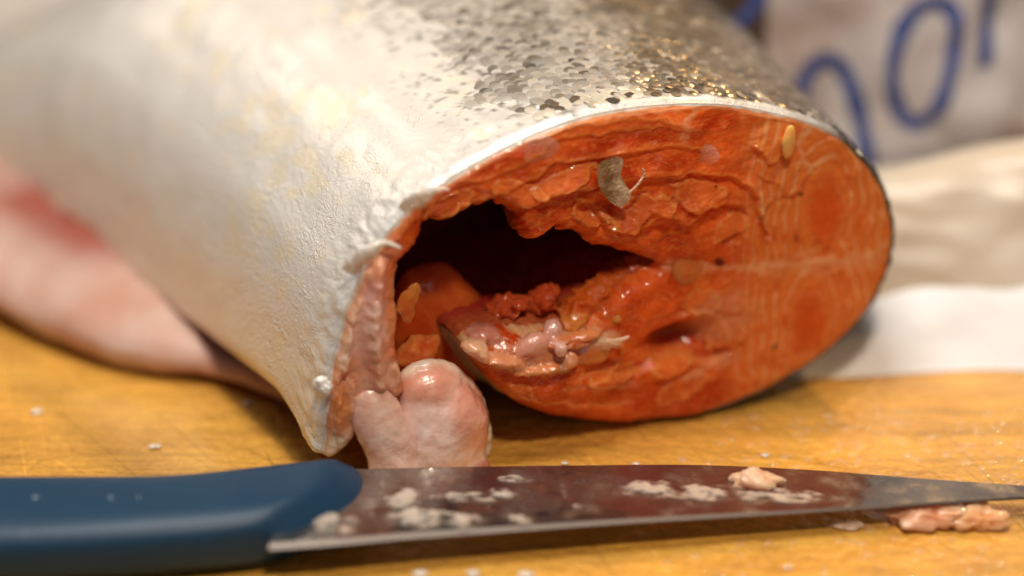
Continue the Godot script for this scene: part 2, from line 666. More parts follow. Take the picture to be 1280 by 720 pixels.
func sample_outline() -> void:
	# each row: outer edge x, y, inner edge x, y of the cut face, from the tip of the upper belly flap over the back to the lower flap
	var rows := [
	[-7.005, 0.763, -6.934, 0.729],
	[-7.07, 0.99, -6.55, 0.809],
	[-7.018, 1.465, -6.175, 1.165],
	[-6.903, 2.212, -5.979, 1.671],
	[-6.771, 2.948, -5.055, 2.02],
	[-6.567, 3.758, -5.166, 2.886],
	[-6.333, 4.461, -5.13, 3.789],
	[-6.07, 4.971, -5.153, 4.448],
	[-5.775, 5.417, -5.073, 4.844],
	[-5.482, 5.79, -4.743, 5.178],
	[-5.081, 6.236, -4.486, 5.487],
	[-4.629, 6.602, -4.426, 5.844],
	[-4.215, 6.811, -4.011, 5.853],
	[-3.818, 7.023, -3.575, 5.914],
	[-3.276, 7.251, -3.283, 6.053],
	[-2.549, 7.526, -2.844, 6.004],
	[-1.635, 7.777, -2.438, 5.739],
	[-0.712, 7.922, -2.271, 5.267],
	[0.223, 7.959, -2.102, 5.034],
	[0.981, 7.922, -1.617, 5.276],
	[1.748, 7.847, -1.011, 5.031],
	[2.723, 7.662, -0.338, 4.621],
	[3.72, 7.342, 0.4, 4.349],
	[4.636, 6.993, 0.793, 4.209],
	[5.369, 6.569, 0.931, 4.148],
	[6.022, 5.96, 0.951, 4.125],
	[6.545, 5.282, 0.961, 4.114],
	[6.867, 4.585, 0.971, 4.103],
	[7.021, 3.925, 0.972, 4.083],
	[7.002, 3.325, 0.972, 4.064],
	[6.832, 2.746, 0.963, 4.046],
	[6.495, 2.089, 0.954, 4.028],
	[6, 1.558, 0.935, 3.992],
	[5.394, 1.088, 0.819, 3.934],
	[4.677, 0.742, 0.548, 3.843],
	[3.857, 0.418, 0.047, 3.616],
	[2.934, 0.198, -0.528, 3.286],
	[2.015, 0.063, -1.102, 3.016],
	[1.003, -0.01, -1.6, 2.947],
	[0.199, 0.002, -2.057, 3.027],
	[-0.598, 0.157, -2.436, 3.073],
	[-1.289, 0.413, -2.813, 3.12],
	[-1.933, 0.779, -3.169, 3.125],
	[-2.549, 1.235, -3.43, 3.094],
	[-3.08, 1.828, -3.58, 3.024],
	[-3.417, 2.338, -3.673, 2.964],
	[-3.656, 2.845, -3.692, 2.91]]
	var n := rows.size()
	var per := 20
	for i in n - 1:
		var a: Array = rows[maxi(i - 1, 0)]
		var b: Array = rows[i]
		var c: Array = rows[i + 1]
		var d: Array = rows[mini(i + 2, n - 1)]
		for k in per:
			var t := float(k) / per
			edge_out.append(Vector2(cubic_interpolate(b[0], c[0], a[0], d[0], t), cubic_interpolate(b[1], c[1], a[1], d[1], t)))
			edge_in.append(Vector2(cubic_interpolate(b[2], c[2], a[2], d[2], t), cubic_interpolate(b[3], c[3], a[3], d[3], t)))
			edge_row.append(i + t)
	for i in edge_in.size():
		# ragged tear along the belly opening
		var row := edge_row[i]
		var rag := (0.35 + 0.65 * smoothstep(6.0, 11.0, row)) * smoothstep(1.0, 4.0, row) * (1.0 - smoothstep(20.0, 23.0, row)) + smoothstep(35.0, 37.0, row) * 0.6
		var p := edge_in[i]
		edge_in[i] = p + rag * Vector2(mid.get_noise_2d(p.x * 1.2, p.y * 1.2 + 7.0), mid.get_noise_2d(p.x * 1.2 + 31.0, p.y * 1.2)) * 0.16
		p = edge_out[i]
		edge_smooth.append(p)
		var q := 1.0 - smoothstep(10.0, 13.0, row)
		edge_out[i] = p + q * 0.06 * Vector2(mid.get_noise_2d(p.x, p.y + 9.0), mid.get_noise_2d(p.x + 5.0, p.y))


var lips := []
var fat_lines := []
var spots := []
var flaps := []
var ridges := []


func face_features() -> void:
	# torn ledges: points along the lip (the raised side lies to the left when walking), height, reach
	for l in [
		[[Vector2(-3.275, 7.323), Vector2(-2.367, 7.482), Vector2(-1.449, 7.589), Vector2(-0.334, 7.635), Vector2(0.802, 7.516), Vector2(1.575, 7.263)], 0.07, 0.35],
		[[Vector2(-4.002, 6.635), Vector2(-3.097, 6.755), Vector2(-2.183, 7.022), Vector2(-1.448, 7.39), Vector2(-0.33, 7.398), Vector2(0.997, 7.343), Vector2(1.97, 7.023)], 0.10, 0.5],
		[[Vector2(-3.281, 6.272), Vector2(-2.365, 6.465), Vector2(-1.628, 6.851), Vector2(-0.696, 6.863), Vector2(0.437, 6.886), Vector2(1.396, 6.843), Vector2(2.181, 6.583)], 0.14, 0.45],
		[[Vector2(-2.549, 5.941), Vector2(-1.902, 6.064), Vector2(-1.438, 6.253), Vector2(-0.687, 6.216), Vector2(0.261, 6.262), Vector2(1.029, 6.225), Vector2(1.807, 6.149), Vector2(2.598, 5.957), Vector2(3.109, 5.577), Vector2(3.338, 4.928), Vector2(3.524, 5.247), Vector2(3.929, 5.186)], 0.22, 0.6],
		[[Vector2(-1.621, 5.799), Vector2(-1.06, 5.937), Vector2(-0.487, 5.514), Vector2(-0.093, 4.848), Vector2(0.287, 5.073), Vector2(0.761, 5.436), Vector2(1.453, 5.026), Vector2(1.764, 5.092), Vector2(2.111, 5.307), Vector2(2.722, 5.329), Vector2(3.036, 4.974), Vector2(2.821, 4.388), Vector2(2.464, 4.328)], 0.24, 0.55],
		[[Vector2(3.061, 6.646), Vector2(3.333, 6.324), Vector2(3.291, 5.951), Vector2(3.601, 5.715), Vector2(4.228, 5.256), Vector2(4.525, 5.386)], 0.12, 0.35],
		[[Vector2(-5.633, 5.395), Vector2(-5.092, 5.711), Vector2(-4.546, 6.245), Vector2(-3.733, 6.522), Vector2(-2.916, 6.437)], 0.12, 0.35],
		[[Vector2(-1.398, 1.734), Vector2(-0.622, 1.79), Vector2(0.168, 1.526), Vector2(0.859, 1.661), Vector2(1.558, 1.675), Vector2(2.373, 1.448), Vector2(3.185, 1.545)], -0.20, 0.5],
		[[Vector2(-3.493, 2.158), Vector2(-2.549, 1.552), Vector2(-1.587, 1.213), Vector2(-0.412, 0.891), Vector2(0.581, 0.805)], -0.07, 0.5],
		[[Vector2(-0.634, 2.621), Vector2(0.056, 2.184), Vector2(-0.229, 1.719), Vector2(-0.913, 1.685)], 0.15, 0.4],
		[[Vector2(1.328, 2.674), Vector2(1.923, 2.769), Vector2(2.639, 2.447), Vector2(2.868, 1.804), Vector2(2.368, 1.59)], -0.16, 0.4]]:
		var pts := smooth_path(l[0], 3)
		var box := Rect2(pts[0], Vector2.ZERO)
		for p in pts:
			box = box.expand(p)
		lips.append([PackedVector2Array(pts), l[1], l[2], box.grow(absf(l[2]) * 2.5)])
	# flaps of muscle that stand off the cut: centre, half length, half width, angle, height of the loose lower edge
	for f in [
		[Vector2(-3.501, 6.013), 0.85, 0.30, 0.2, 0.20], [Vector2(0.47, 5.481), 0.85, 0.42, 0.25, 0.22], [Vector2(-0.772, 5.558), 0.5, 0.28, -0.4, 0.16],
		[Vector2(1.822, 5.693), 0.75, 0.40, -0.2, 0.16], [Vector2(2.646, 4.764), 0.5, 0.3, 0.7, 0.12], [Vector2(3.656, 6.638), 0.5, 0.5, 0.1, 0.13],
		[Vector2(4.107, 5.64), 0.55, 0.35, 0.3, 0.09], [Vector2(-1.439, 6.457), 0.9, 0.25, 0.3, 0.12], [Vector2(-2.402, 6.324), 0.7, 0.28, -0.35, 0.12],
		[Vector2(-2.454, 1.652), 0.36, 0.26, -0.9, 0.10], [Vector2(1.361, 1.55), 0.6, 0.24, 0.15, 0.14], [Vector2(-0.228, 1.639), 0.8, 0.24, -0.05, 0.14],
		[Vector2(1.581, 0.923), 0.7, 0.3, 0.3, 0.10], [Vector2(2.757, 2.025), 0.5, 0.45, 0.8, 0.12], [Vector2(2.117, 2.934), 0.55, 0.35, -0.2, 0.10],
		[Vector2(-4.007, 6.236), 0.6, 0.28, 0.5, 0.16], [Vector2(-5.248, 2.48), 0.5, 0.32, 1.5, 0.16], [Vector2(-6.449, 1.742), 0.9, 0.25, 1.5, 0.12]]:
		flaps.append(f)
	for f in [
		[[Vector2(-6.08, 5.247), Vector2(-6.229, 4.351), Vector2(-6.398, 3.447), Vector2(-6.528, 2.714)], 0.16, 0.20], [[Vector2(-5.49, 5.427), Vector2(-5.763, 4.458), Vector2(-5.827, 3.346), Vector2(-5.638, 2.167)], 0.18, 0.24],
		[[Vector2(-5.104, 5.089), Vector2(-5.159, 4.169), Vector2(-5.254, 3.054), Vector2(-5.16, 2.271)], 0.12, 0.20], [[Vector2(-6.629, 2.922), Vector2(-6.617, 2.158), Vector2(-6.68, 1.303)], 0.12, 0.12],
		[[Vector2(-3.71, 2.97), Vector2(-3.265, 2.679), Vector2(-2.625, 2.389), Vector2(-1.863, 2.213), Vector2(-1.172, 2.324)], 0.15, 0.34], [[Vector2(-2.925, 3.101), Vector2(-2.36, 2.847), Vector2(-1.599, 2.791), Vector2(-0.633, 2.543)], 0.14, 0.2]]:
		ridges.append([PackedVector2Array(smooth_path(f[0], 3)), f[1], f[2]])
	# pale seams of fat: points, half width, strength
	for l in [
		[[Vector2(1.249, 3.98), Vector2(2.486, 3.778), Vector2(3.907, 3.606), Vector2(5.355, 3.471), Vector2(6.395, 3.543), Vector2(6.926, 3.779)], 0.11, 0.42],
		[[Vector2(3.294, 3.686), Vector2(4.737, 3.412), Vector2(5.778, 3.362), Vector2(6.873, 3.346)], 0.22, 0.28],
		[[Vector2(-3.599, 2.951), Vector2(-3.227, 2.653), Vector2(-2.701, 2.364), Vector2(-2.016, 2.162), Vector2(-1.402, 2.208), Vector2(-1.097, 2.507)], 0.13, 0.95],
		[[Vector2(-2.549, 3.19), Vector2(-2.076, 2.875), Vector2(-1.6, 3.024), Vector2(-0.733, 2.795), Vector2(-0.047, 2.439)], 0.16, 0.75],
		[[Vector2(4.586, 6.811), Vector2(4.37, 6.367), Vector2(4.646, 5.754), Vector2(4.998, 5.991), Vector2(5.23, 6.188)], 0.05, 0.5],
		[[Vector2(1.755, 7.644), Vector2(1.532, 7.417), Vector2(1.428, 7.061)], 0.10, 0.4],
		[[Vector2(-2.549, 7.436), Vector2(-1.45, 7.68), Vector2(-0.15, 7.828), Vector2(1.368, 7.751)], 0.10, 0.35],
		[[Vector2(1.774, 1.192), Vector2(2.376, 1.366), Vector2(3.089, 1.4)], 0.14, 0.35],
		[[Vector2(-1.397, 1.655), Vector2(-0.617, 1.431), Vector2(0.371, 1.289)], 0.10, 0.35]]:
		fat_lines.append([PackedVector2Array(smooth_path(l[0], 3)), l[1], l[2]])
	# round marks: centre, radii, colour, strength
	for s in [
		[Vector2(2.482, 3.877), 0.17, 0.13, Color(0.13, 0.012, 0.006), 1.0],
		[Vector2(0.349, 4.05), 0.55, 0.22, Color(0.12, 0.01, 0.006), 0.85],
		[Vector2(2.25, 5.8), 0.05, 0.035, Color(0.03, 0.015, 0.01), 1.0],
		[Vector2(4.451, 5.242), 0.07, 0.05, Color(0.05, 0.02, 0.01), 1.0],
		[Vector2(4.387, 4.18), 0.03, 0.08, Color(0.05, 0.02, 0.01), 1.0],
		[Vector2(3.968, 1.548), 0.08, 0.06, Color(0.06, 0.025, 0.015), 1.0],
		[Vector2(4.95, 4.012), 0.09, 0.06, Color(0.2, 0.06, 0.02), 0.6],
		[Vector2(-6.024, 4.037), 0.55, 1.0, Color(0.78, 0.50, 0.42), 0.9],
		[Vector2(-5.794, 4.648), 0.35, 0.35, Color(0.66, 0.34, 0.30), 0.8],
		[Vector2(-5.302, 4.194), 0.16, 1.2, Color(0.74, 0.25, 0.08), 0.65],
		[Vector2(-5.155, 4.355), 0.10, 0.7, Color(0.80, 0.52, 0.36), 0.7],
		[Vector2(-6.53, 2.046), 0.22, 0.7, Color(0.66, 0.22, 0.07), 0.9],
		[Vector2(-6.49, 3.369), 0.3, 0.4, Color(0.8, 0.62, 0.52), 0.8],
		[Vector2(-5.701, 2.563), 0.5, 0.9, Color(0.74, 0.40, 0.28), 0.7],
		[Vector2(-6.743, 1.023), 0.5, 0.5, Color(0.78, 0.58, 0.42), 0.8],
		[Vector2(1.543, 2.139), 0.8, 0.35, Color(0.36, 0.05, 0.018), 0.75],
		[Vector2(-1.788, 2.434), 1.2, 0.35, Color(0.70, 0.36, 0.22), 0.55],
		[Vector2(2.635, 2.548), 0.9, 0.7, Color(0.60, 0.24, 0.11), 0.6]]:
		spots.append(s)


func along(p: Vector2, pts: PackedVector2Array) -> Vector3:
	# distance to the line, signed (left of it is positive), and the share of the way along it
	var best := 1e9
	var sgn := 1.0
	var where := 0.0
	for i in pts.size() - 1:
		var a := pts[i]
		var d := pts[i + 1] - a
		var t := clampf((p - a).dot(d) / maxf(d.length_squared(), 1e-9), 0.0, 1.0)
		var q := p - a - d * t
		var l := q.length_squared()
		if l < best:
			best = l
			sgn = 1.0 if d.cross(q) > 0.0 else -1.0
			where = (i + t) / (pts.size() - 1.0)
	return Vector3(sqrt(best), sgn, where)


func relief_at(p: Vector2) -> Vector2:
	# height of the torn surface above the plane of the cut, and how thin and pale it is there
	var torn := 1.0 - 0.75 * smoothstep(2.2, 3.9, p.x + 0.5 * low.get_noise_2d(p.x, p.y))
	torn *= smoothstep(-6.3, -5.0, p.x)
	torn *= smoothstep(0.25, 1.5, 8.0 - 0.062 * (p.x - 1.4) * (p.x - 1.4) - p.y)
	var h := 0.12 * low.get_noise_2d(p.x * 0.9, p.y * 0.9) * (0.3 + torn) + 0.05 * mid.get_noise_2d(p.x * 0.7, p.y)
	var wp := p + Vector2(mid.get_noise_2d(p.x * 0.35, p.y * 0.35 + 40.0), mid.get_noise_2d(p.x * 0.35 + 80.0, p.y * 0.35)) * 0.45
	var q := (wp.y * 0.9 - 0.12 * wp.x) * 1.15 + 0.7 * low.get_noise_2d(wp.x * 0.8, wp.y * 1.1 + 60.0)
	var f := q - floorf(q)
	h += torn * 0.045 * (smoothstep(0.0, 0.16, f) - 0.95 * f)
	var pale := torn * 0.35 * exp(-absf(f - 0.1) * 14.0)
	h += (0.006 + 0.010 * torn) * high.get_noise_2d(p.x * 0.35, p.y * 0.9)
	h += torn * 0.013 * mid.get_noise_2d(p.x * 1.4, p.y * 1.9)
	for l in lips:
		if not l[3].has_point(p):
			continue
		var w := p + Vector2(mid.get_noise_2d(p.x, p.y + 17.0), mid.get_noise_2d(p.x + 71.0, p.y)) * 0.10
		var a := along(w, l[0])
		var d := a.x * a.y
		var fade := smoothstep(0.0, 0.12, a.z) * (1.0 - smoothstep(0.88, 1.0, a.z))
		var lip := smoothstep(-0.06, 0.07, d) * exp(-maxf(d, 0.0) / l[2])
		var shade := exp(-maxf(-d, 0.0) / (l[2] * 0.7)) * (1.0 - smoothstep(-0.03, 0.04, d))
		h += fade * l[1] * 0.85 * (lip - 0.12 * shade)
		pale = maxf(pale, fade * 0.8 * exp(-absf(d - 0.03) * 16.0))
	for l in flaps:
		var q2: Vector2 = p - l[0]
		if absf(q2.x) > 1.6 or absf(q2.y) > 1.6:
			continue
		q2 = q2.rotated(-l[3])
		var rr := Vector2(q2.x / l[1], q2.y / l[2]).length() + 0.30 * mid.get_noise_2d(p.x * 1.1 + l[1] * 50.0, p.y * 1.1) + 0.10 * high.get_noise_2d(p.x * 0.7, p.y * 0.7)
		if rr > 1.3:
			continue
		var on := 1.0 - smoothstep(0.84, 1.0, rr)
		h += 0.75 * l[4] * on * (0.55 - 0.45 * q2.y / l[2])
		h -= 0.1 * l[4] * (1.0 - on) * (1.0 - smoothstep(1.0, 1.25, rr))
		pale = maxf(pale, 0.75 * on * smoothstep(0.62, 0.95, rr) + 0.3 * on)
	for l in ridges:
		var a2 := along(p, l[0])
		h += l[2] * exp(-pow(a2.x / l[1], 2.0)) * smoothstep(0.0, 0.15, a2.z) * (1.0 - smoothstep(0.85, 1.0, a2.z)) * (1.0 + 0.6 * mid.get_noise_2d(p.x * 1.3, p.y * 1.3))
	h -= 0.6 * exp(-pow((p.x - 1.543) / 0.75, 2.0) - pow((p.y - 2.139) / 0.34, 2.0))
	h -= 0.5 * exp(-pow((p.x - 0.313) / 0.7, 2.0) - pow((p.y - 3.92) / 0.22, 2.0))
	h -= 0.25 * exp(-pow((p.x - -0.3) / 0.6, 2.0) - pow((p.y - 5.729) / 0.25, 2.0))
	h += 0.35 * exp(-pow((p.x - -1.59) / 1.6, 2.0) - pow((p.y - 1.611) / 0.9, 2.0))
	h += 0.28 * exp(-pow((p.x - -1.598) / 0.7, 2.0) - pow((p.y - 2.693) / 0.22, 2.0))
	h += 0.2 * exp(-pow((p.x - -5.759) / 0.35, 2.0) - pow((p.y - 3.898) / 1.2, 2.0))
	return Vector2(h, pale)


func band_light(p: Vector2) -> float:
	# lighter and darker sheets of muscle that follow the upper edge of the cut
	var q := 8.0 - 0.062 * (p.x - 1.4) * (p.x - 1.4) - p.y + 0.35 * low.get_noise_2d(p.x * 0.5, p.y * 0.8 + 12.0)
	return 0.5 * sin(q * 7.0) * (1.0 - smoothstep(2.2, 3.6, q)) * (1.0 - smoothstep(2.4, 3.6, p.x))


func flesh_colour(p: Vector2, pale: float, from_out: float, row: float) -> Color:
	var n0 := low.get_noise_2d(p.x * 1.3 + 4.0, p.y * 1.3)
	var n1 := mid.get_noise_2d(p.x, p.y + 20.0)
	var c := Color(0.50, 0.040, 0.005).lerp(Color(0.80, 0.122, 0.016), clampf(0.52 + 1.1 * n0 + 0.5 * n1 + 0.9 * band_light(p), 0, 1))
	c = c.lerp(Color(0.76, 0.24, 0.06), clampf(pale, 0, 1))
	c = c.lerp(Color(0.76, 0.40, 0.28), 0.75 * (1.0 - smoothstep(-5.7, -4.9, p.x + 0.25 * n1)))
	# fine fibres
	var fib := high.get_noise_2d(p.x * 0.30 + 0.8 * n0, p.y * 2.3 + 0.5 * n1) if p.x < 3.2 else high.get_noise_2d(p.x * 2.0, p.y * 0.3)
	c = c.lerp(Color(0.78, 0.30, 0.09), clampf(fib * 0.9 - 0.05, 0.0, 0.45))
	c = c.lerp(Color(0.44, 0.040, 0.006), clampf(-fib * 0.9 - 0.1, 0.0, 0.4))
	# cleanly cut muscle of the back: C-shaped layers round two centres, above and below the midline
	var clean := smoothstep(2.4, 3.6, p.x)
	if clean > 0.0:
		var mid_y := 3.55 + 0.12 * (p.x - 2.0)
		var cen := Vector2(5.076, 4.661) if p.y > mid_y else Vector2(4.818, 1.969)
		var w := p + Vector2(0.16 * mid.get_noise_2d(p.x * 0.4, p.y * 0.4), 0.0)
		var e := Vector2((w.x - cen.x) / 0.8, (w.y - cen.y) / 1.55).length()
		var ring := absf(fposmod(e * 2.9 + 0.4 * n0 + 0.12 * n1, 1.0) - 0.5)
		var line := (1.0 - smoothstep(0.02, 0.30, ring)) * clean * smoothstep(0.4, 0.7, e)
		var soft := 0.5 + 0.5 * mid.get_noise_2d(p.x * 0.6 + 13.0, p.y * 0.6)
		c = c.lerp(Color(0.62, 0.095, 0.014), 0.75 * clean)
		c = c.lerp(Color(0.80, 0.26, 0.06), clean * smoothstep(0.25, 0.6, e) * (0.5 + 0.5 * cos(TAU * (e * 2.9 + 0.4 * n0 + 0.12 * n1))) * 0.6)
		c = c.lerp(Color(0.82, 0.40, 0.16), line * smoothstep(0.2, 0.6, soft) * 0.75)
	for l in fat_lines:
		var a := along(p + Vector2(n1, mid.get_noise_2d(p.x * 1.4, p.y * 1.4 - 40.0)) * 0.14, l[0])
		var ww: float = l[1] * (1.0 + 0.5 * n1)
		c = c.lerp(Color(0.78, 0.42, 0.22), l[2] * (1.0 - smoothstep(0.3 * ww, 1.3 * ww, a.x + 0.03 * n1)) * (1.0 - smoothstep(0.9, 1.0, a.z) * 0.5))
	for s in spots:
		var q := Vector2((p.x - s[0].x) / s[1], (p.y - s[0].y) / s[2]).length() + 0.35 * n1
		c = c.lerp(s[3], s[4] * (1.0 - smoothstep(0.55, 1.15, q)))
	# rim where skin and flesh meet: white on the belly side, dark on the back
	var back := smoothstep(22.5, 25.0, row) * (1.0 - smoothstep(35.0, 38.0, row))
	var rim := Color(0.72, 0.53, 0.42).lerp(Color(0.74, 0.66, 0.60), clampf(0.5 + 1.5 * n1, 0, 1)).lerp(Color(0.07, 0.065, 0.055), back)
	var wide := 0.09 + 0.05 * n1 + 0.05 * smoothstep(8.0, 12.0, row) * (1.0 - smoothstep(17.0, 21.0, row))
	c = c.lerp(Color(0.72, 0.27, 0.12), 0.6 * (1.0 - smoothstep(wide, wide + 0.22, from_out)) * (1.0 - back))
	c = c.lerp(rim, (1.0 - smoothstep(wide * 0.6, wide, from_out)) * (1.0 - smoothstep(39.0, 42.0, row)))
	return c


func build_salmon() -> void:
	salmon = thing("salmon", "silver salmon cut across, its orange flesh and empty belly facing the knife", "fish", Vector3.ZERO, TURN)
	sample_outline()
	face_features()
	build_flesh()
	build_skin()
	build_lining()
	build_pieces()


func build_flesh() -> void:
	var sh := Shell.new()
	var n := edge_out.size()
	var nv := 170
	for i in n:
		var o := edge_out[i]
		var d := edge_in[i] - o
		var long := d.length()
		var row := edge_row[i]
		var under := smoothstep(36.0, 40.0, row)
		for j in nv:
			var t := j / (nv - 1.0)
			var p := o + d * t
			var a := t * long
			var b := (1.0 - t) * long
			var r := relief_at(p)
			var open := 1.0 - smoothstep(21.0, 24.0, row) * (1.0 - smoothstep(33.0, 36.0, row))
			var z := r.x * smoothstep(0.0, 0.22, a) * lerpf(1.0, smoothstep(-0.05, 0.3, b), open * 0.8)
			var roll := clampf(1.0 - b / 0.4, 0.0, 1.0)
			z -= open * 0.42 * roll * roll
			var tuck := clampf(1.0 - a / (0.25 + 0.9 * under), 0.0, 1.0)
			z -= (0.02 + 0.8 * under) * tuck * tuck
			z += (1.0 - smoothstep(2.0, 9.0, row)) * 0.25 * t
			if j == 0:
				face_z_out.append(z)
			if j == nv - 1:
				face_z_in.append(z)
			var mouth := Vector2(o.x, o.y - 4.0).normalized() * (-0.08 * (1.0 - smoothstep(0.0, 0.3, a)))
			sh.v.append(Vector3(p.x + mouth.x, maxf(p.y + mouth.y, 0.02), z))
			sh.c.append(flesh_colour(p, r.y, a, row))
	weave(sh, 0, n, nv, true)
	commit("cut_flesh", sh, M.flesh, salmon)


func girth(w: float) -> Vector2:
	# how the body swells, then tapers, with the distance from the cut: factors across and up
	var k := 1.0 + 0.0145 * w
	var thin := smoothstep(13.0, 30.0, w)
	return Vector2(k * (1.0 - 0.06 * thin), k * (1.0 - 0.74 * thin))


func skin_point(i: int, w: float) -> Vector3:
	var p := edge_out[i].lerp(edge_smooth[i], smoothstep(0.0, 0.8, w))
	var g := girth(w)
	var row := edge_row[i]
	var lift := 0.75 * smoothstep(0.0, 2.4, w) * (1.0 - smoothstep(1.0, 8.0, row))
	lift -= 0.35 * smoothstep(2.4, 8.0, w) * (1.0 - smoothstep(1.0, 8.0, row))
	var low_end := smoothstep(40.0, 46.0, row)
	var y := p.y * g.y + lift - low_end * p.y * 0.55 * smoothstep(0.3, 5.0, w)
	var x := p.x * g.x - low_end * 2.2 * smoothstep(0.3, 6.0, w)
	x -= (1.0 - smoothstep(2.0, 14.0, row)) * 0.0062 * w * w
	var bump := 0.09 * low.get_noise_3d(x * 0.5, y * 0.5, w * 0.5) * smoothstep(0.2, 1.5, w)
	var out := Vector2(p.x, p.y - 4.0).normalized()
	bump += 0.05 * mid.get_noise_2d(row * 0.9, w * 0.8) * smoothstep(0.05, 0.3, w) * (1.0 - smoothstep(0.6, 1.6, w))
	bump -= 0.08 * pow(1.0 - smoothstep(0.0, 0.22, w), 2.0)
	x += out.x * bump
	y += out.y * bump
	return Vector3(x, maxf(y, 0.015), face_z_out[i] * (1.0 - smoothstep(0.0, 2.0, w)) - w)


func skin_colour(i: int, w: float, p: Vector3) -> Color:
	var row := edge_row[i]
	var n0 := low.get_noise_3d(p.x * 0.7, p.y * 0.7, w * 0.5)
	var n1 := mid.get_noise_3d(p.x * 0.8, p.y * 0.8, w * 0.5)
	var r := row + 1.6 * n0 + 0.8 * n1
	var c := Color(0.76, 0.66, 0.52)
	c = c.lerp(Color(0.73, 0.71, 0.68), smoothstep(1.0, 5.0, r))
	c = c.lerp(Color(0.82, 0.70, 0.46), smoothstep(0.1, 0.6, n1 + 0.6 * n0) * 0.5)
	c = c.lerp(Color(0.60, 0.57, 0.53), smoothstep(14.0, 17.5, r))
	c = c.lerp(Color(0.40, 0.37, 0.33), smoothstep(16.0, 18.0, r) * smoothstep(-0.1, 0.5, n1 + n0))
	c = c.lerp(Color(0.17, 0.13, 0.085), smoothstep(18.2, 20.8, r))
	c = c.lerp(Color(0.085, 0.072, 0.055), smoothstep(22.0, 25.0, r))
	c = c.lerp(Color(0.30, 0.28, 0.26), smoothstep(33.0, 37.0, r))
	c = c.lerp(Color(0.66, 0.58, 0.48), smoothstep(38.0, 41.0, r))
	c = c * (1.0 + 0.25 * n1 * smoothstep(11.0, 15.0, r))
	# scattered dark spots on the upper flank
	var s := mid.get_noise_3d(p.x * 1.0 + 60.0, p.y * 1.0, w * 0.9)
	c = c.lerp(Color(0.05, 0.045, 0.04), smoothstep(0.34, 0.42, s) * smoothstep(14.0, 17.0, row) * (1.0 - smoothstep(30.0, 33.0, row)) * 0.85)
	var fleck := high.get_noise_3d(p.x * 0.62, p.y * 0.62, w * 0.55)
	var speck := smoothstep(12.5, 15.5, row) * (1.0 - smoothstep(26.0, 30.0, row))
	c = c.lerp(Color(0.11, 0.095, 0.075), speck * smoothstep(0.22, 0.42, fleck + 0.25 * n0) * 0.8)
	c = c.lerp(Color(0.78, 0.76, 0.72), speck * smoothstep(0.20, 0.45, -fleck + 0.2 * n0) * 0.55)
	# wet white membrane along the cut
	var wide := 0.28 + 0.42 * n1 + 0.25 * smoothstep(16.0, 10.0, row)
	var rim := (1.0 - smoothstep(wide * 0.55, wide, w)) * (1.0 - smoothstep(22.0, 25.0, row))
	c = c.lerp(Color(0.66, 0.655, 0.645), rim * (0.75 + 0.25 * smoothstep(-0.3, 0.3, n1 + fleck)))
	c.a = 1.0
	return c


func build_skin() -> void:
	var sh := Shell.new()
	var n := edge_out.size()
	var nw := 190
	var run := 0.0
	var cols := 0
	for i in range(0, n, 2):
		if i > 0:
			run += edge_out[i].distance_to(edge_out[i - 2])
		cols += 1
		for j in nw:
			var f := j / (nw - 1.0)
			var w := 34.0 * (0.35 * f + 0.65 * f * f * f) if f > 0.0 else 0.0
			var p := skin_point(i, w)
			sh.v.append(p)
			sh.c.append(skin_colour(i, w, p))
			sh.uv.append(Vector2(run, w) / 6.0)
	weave(sh, 0, cols, nw)
	var skin := commit("skin", sh, M.skin, salmon)
	build_scales(skin)


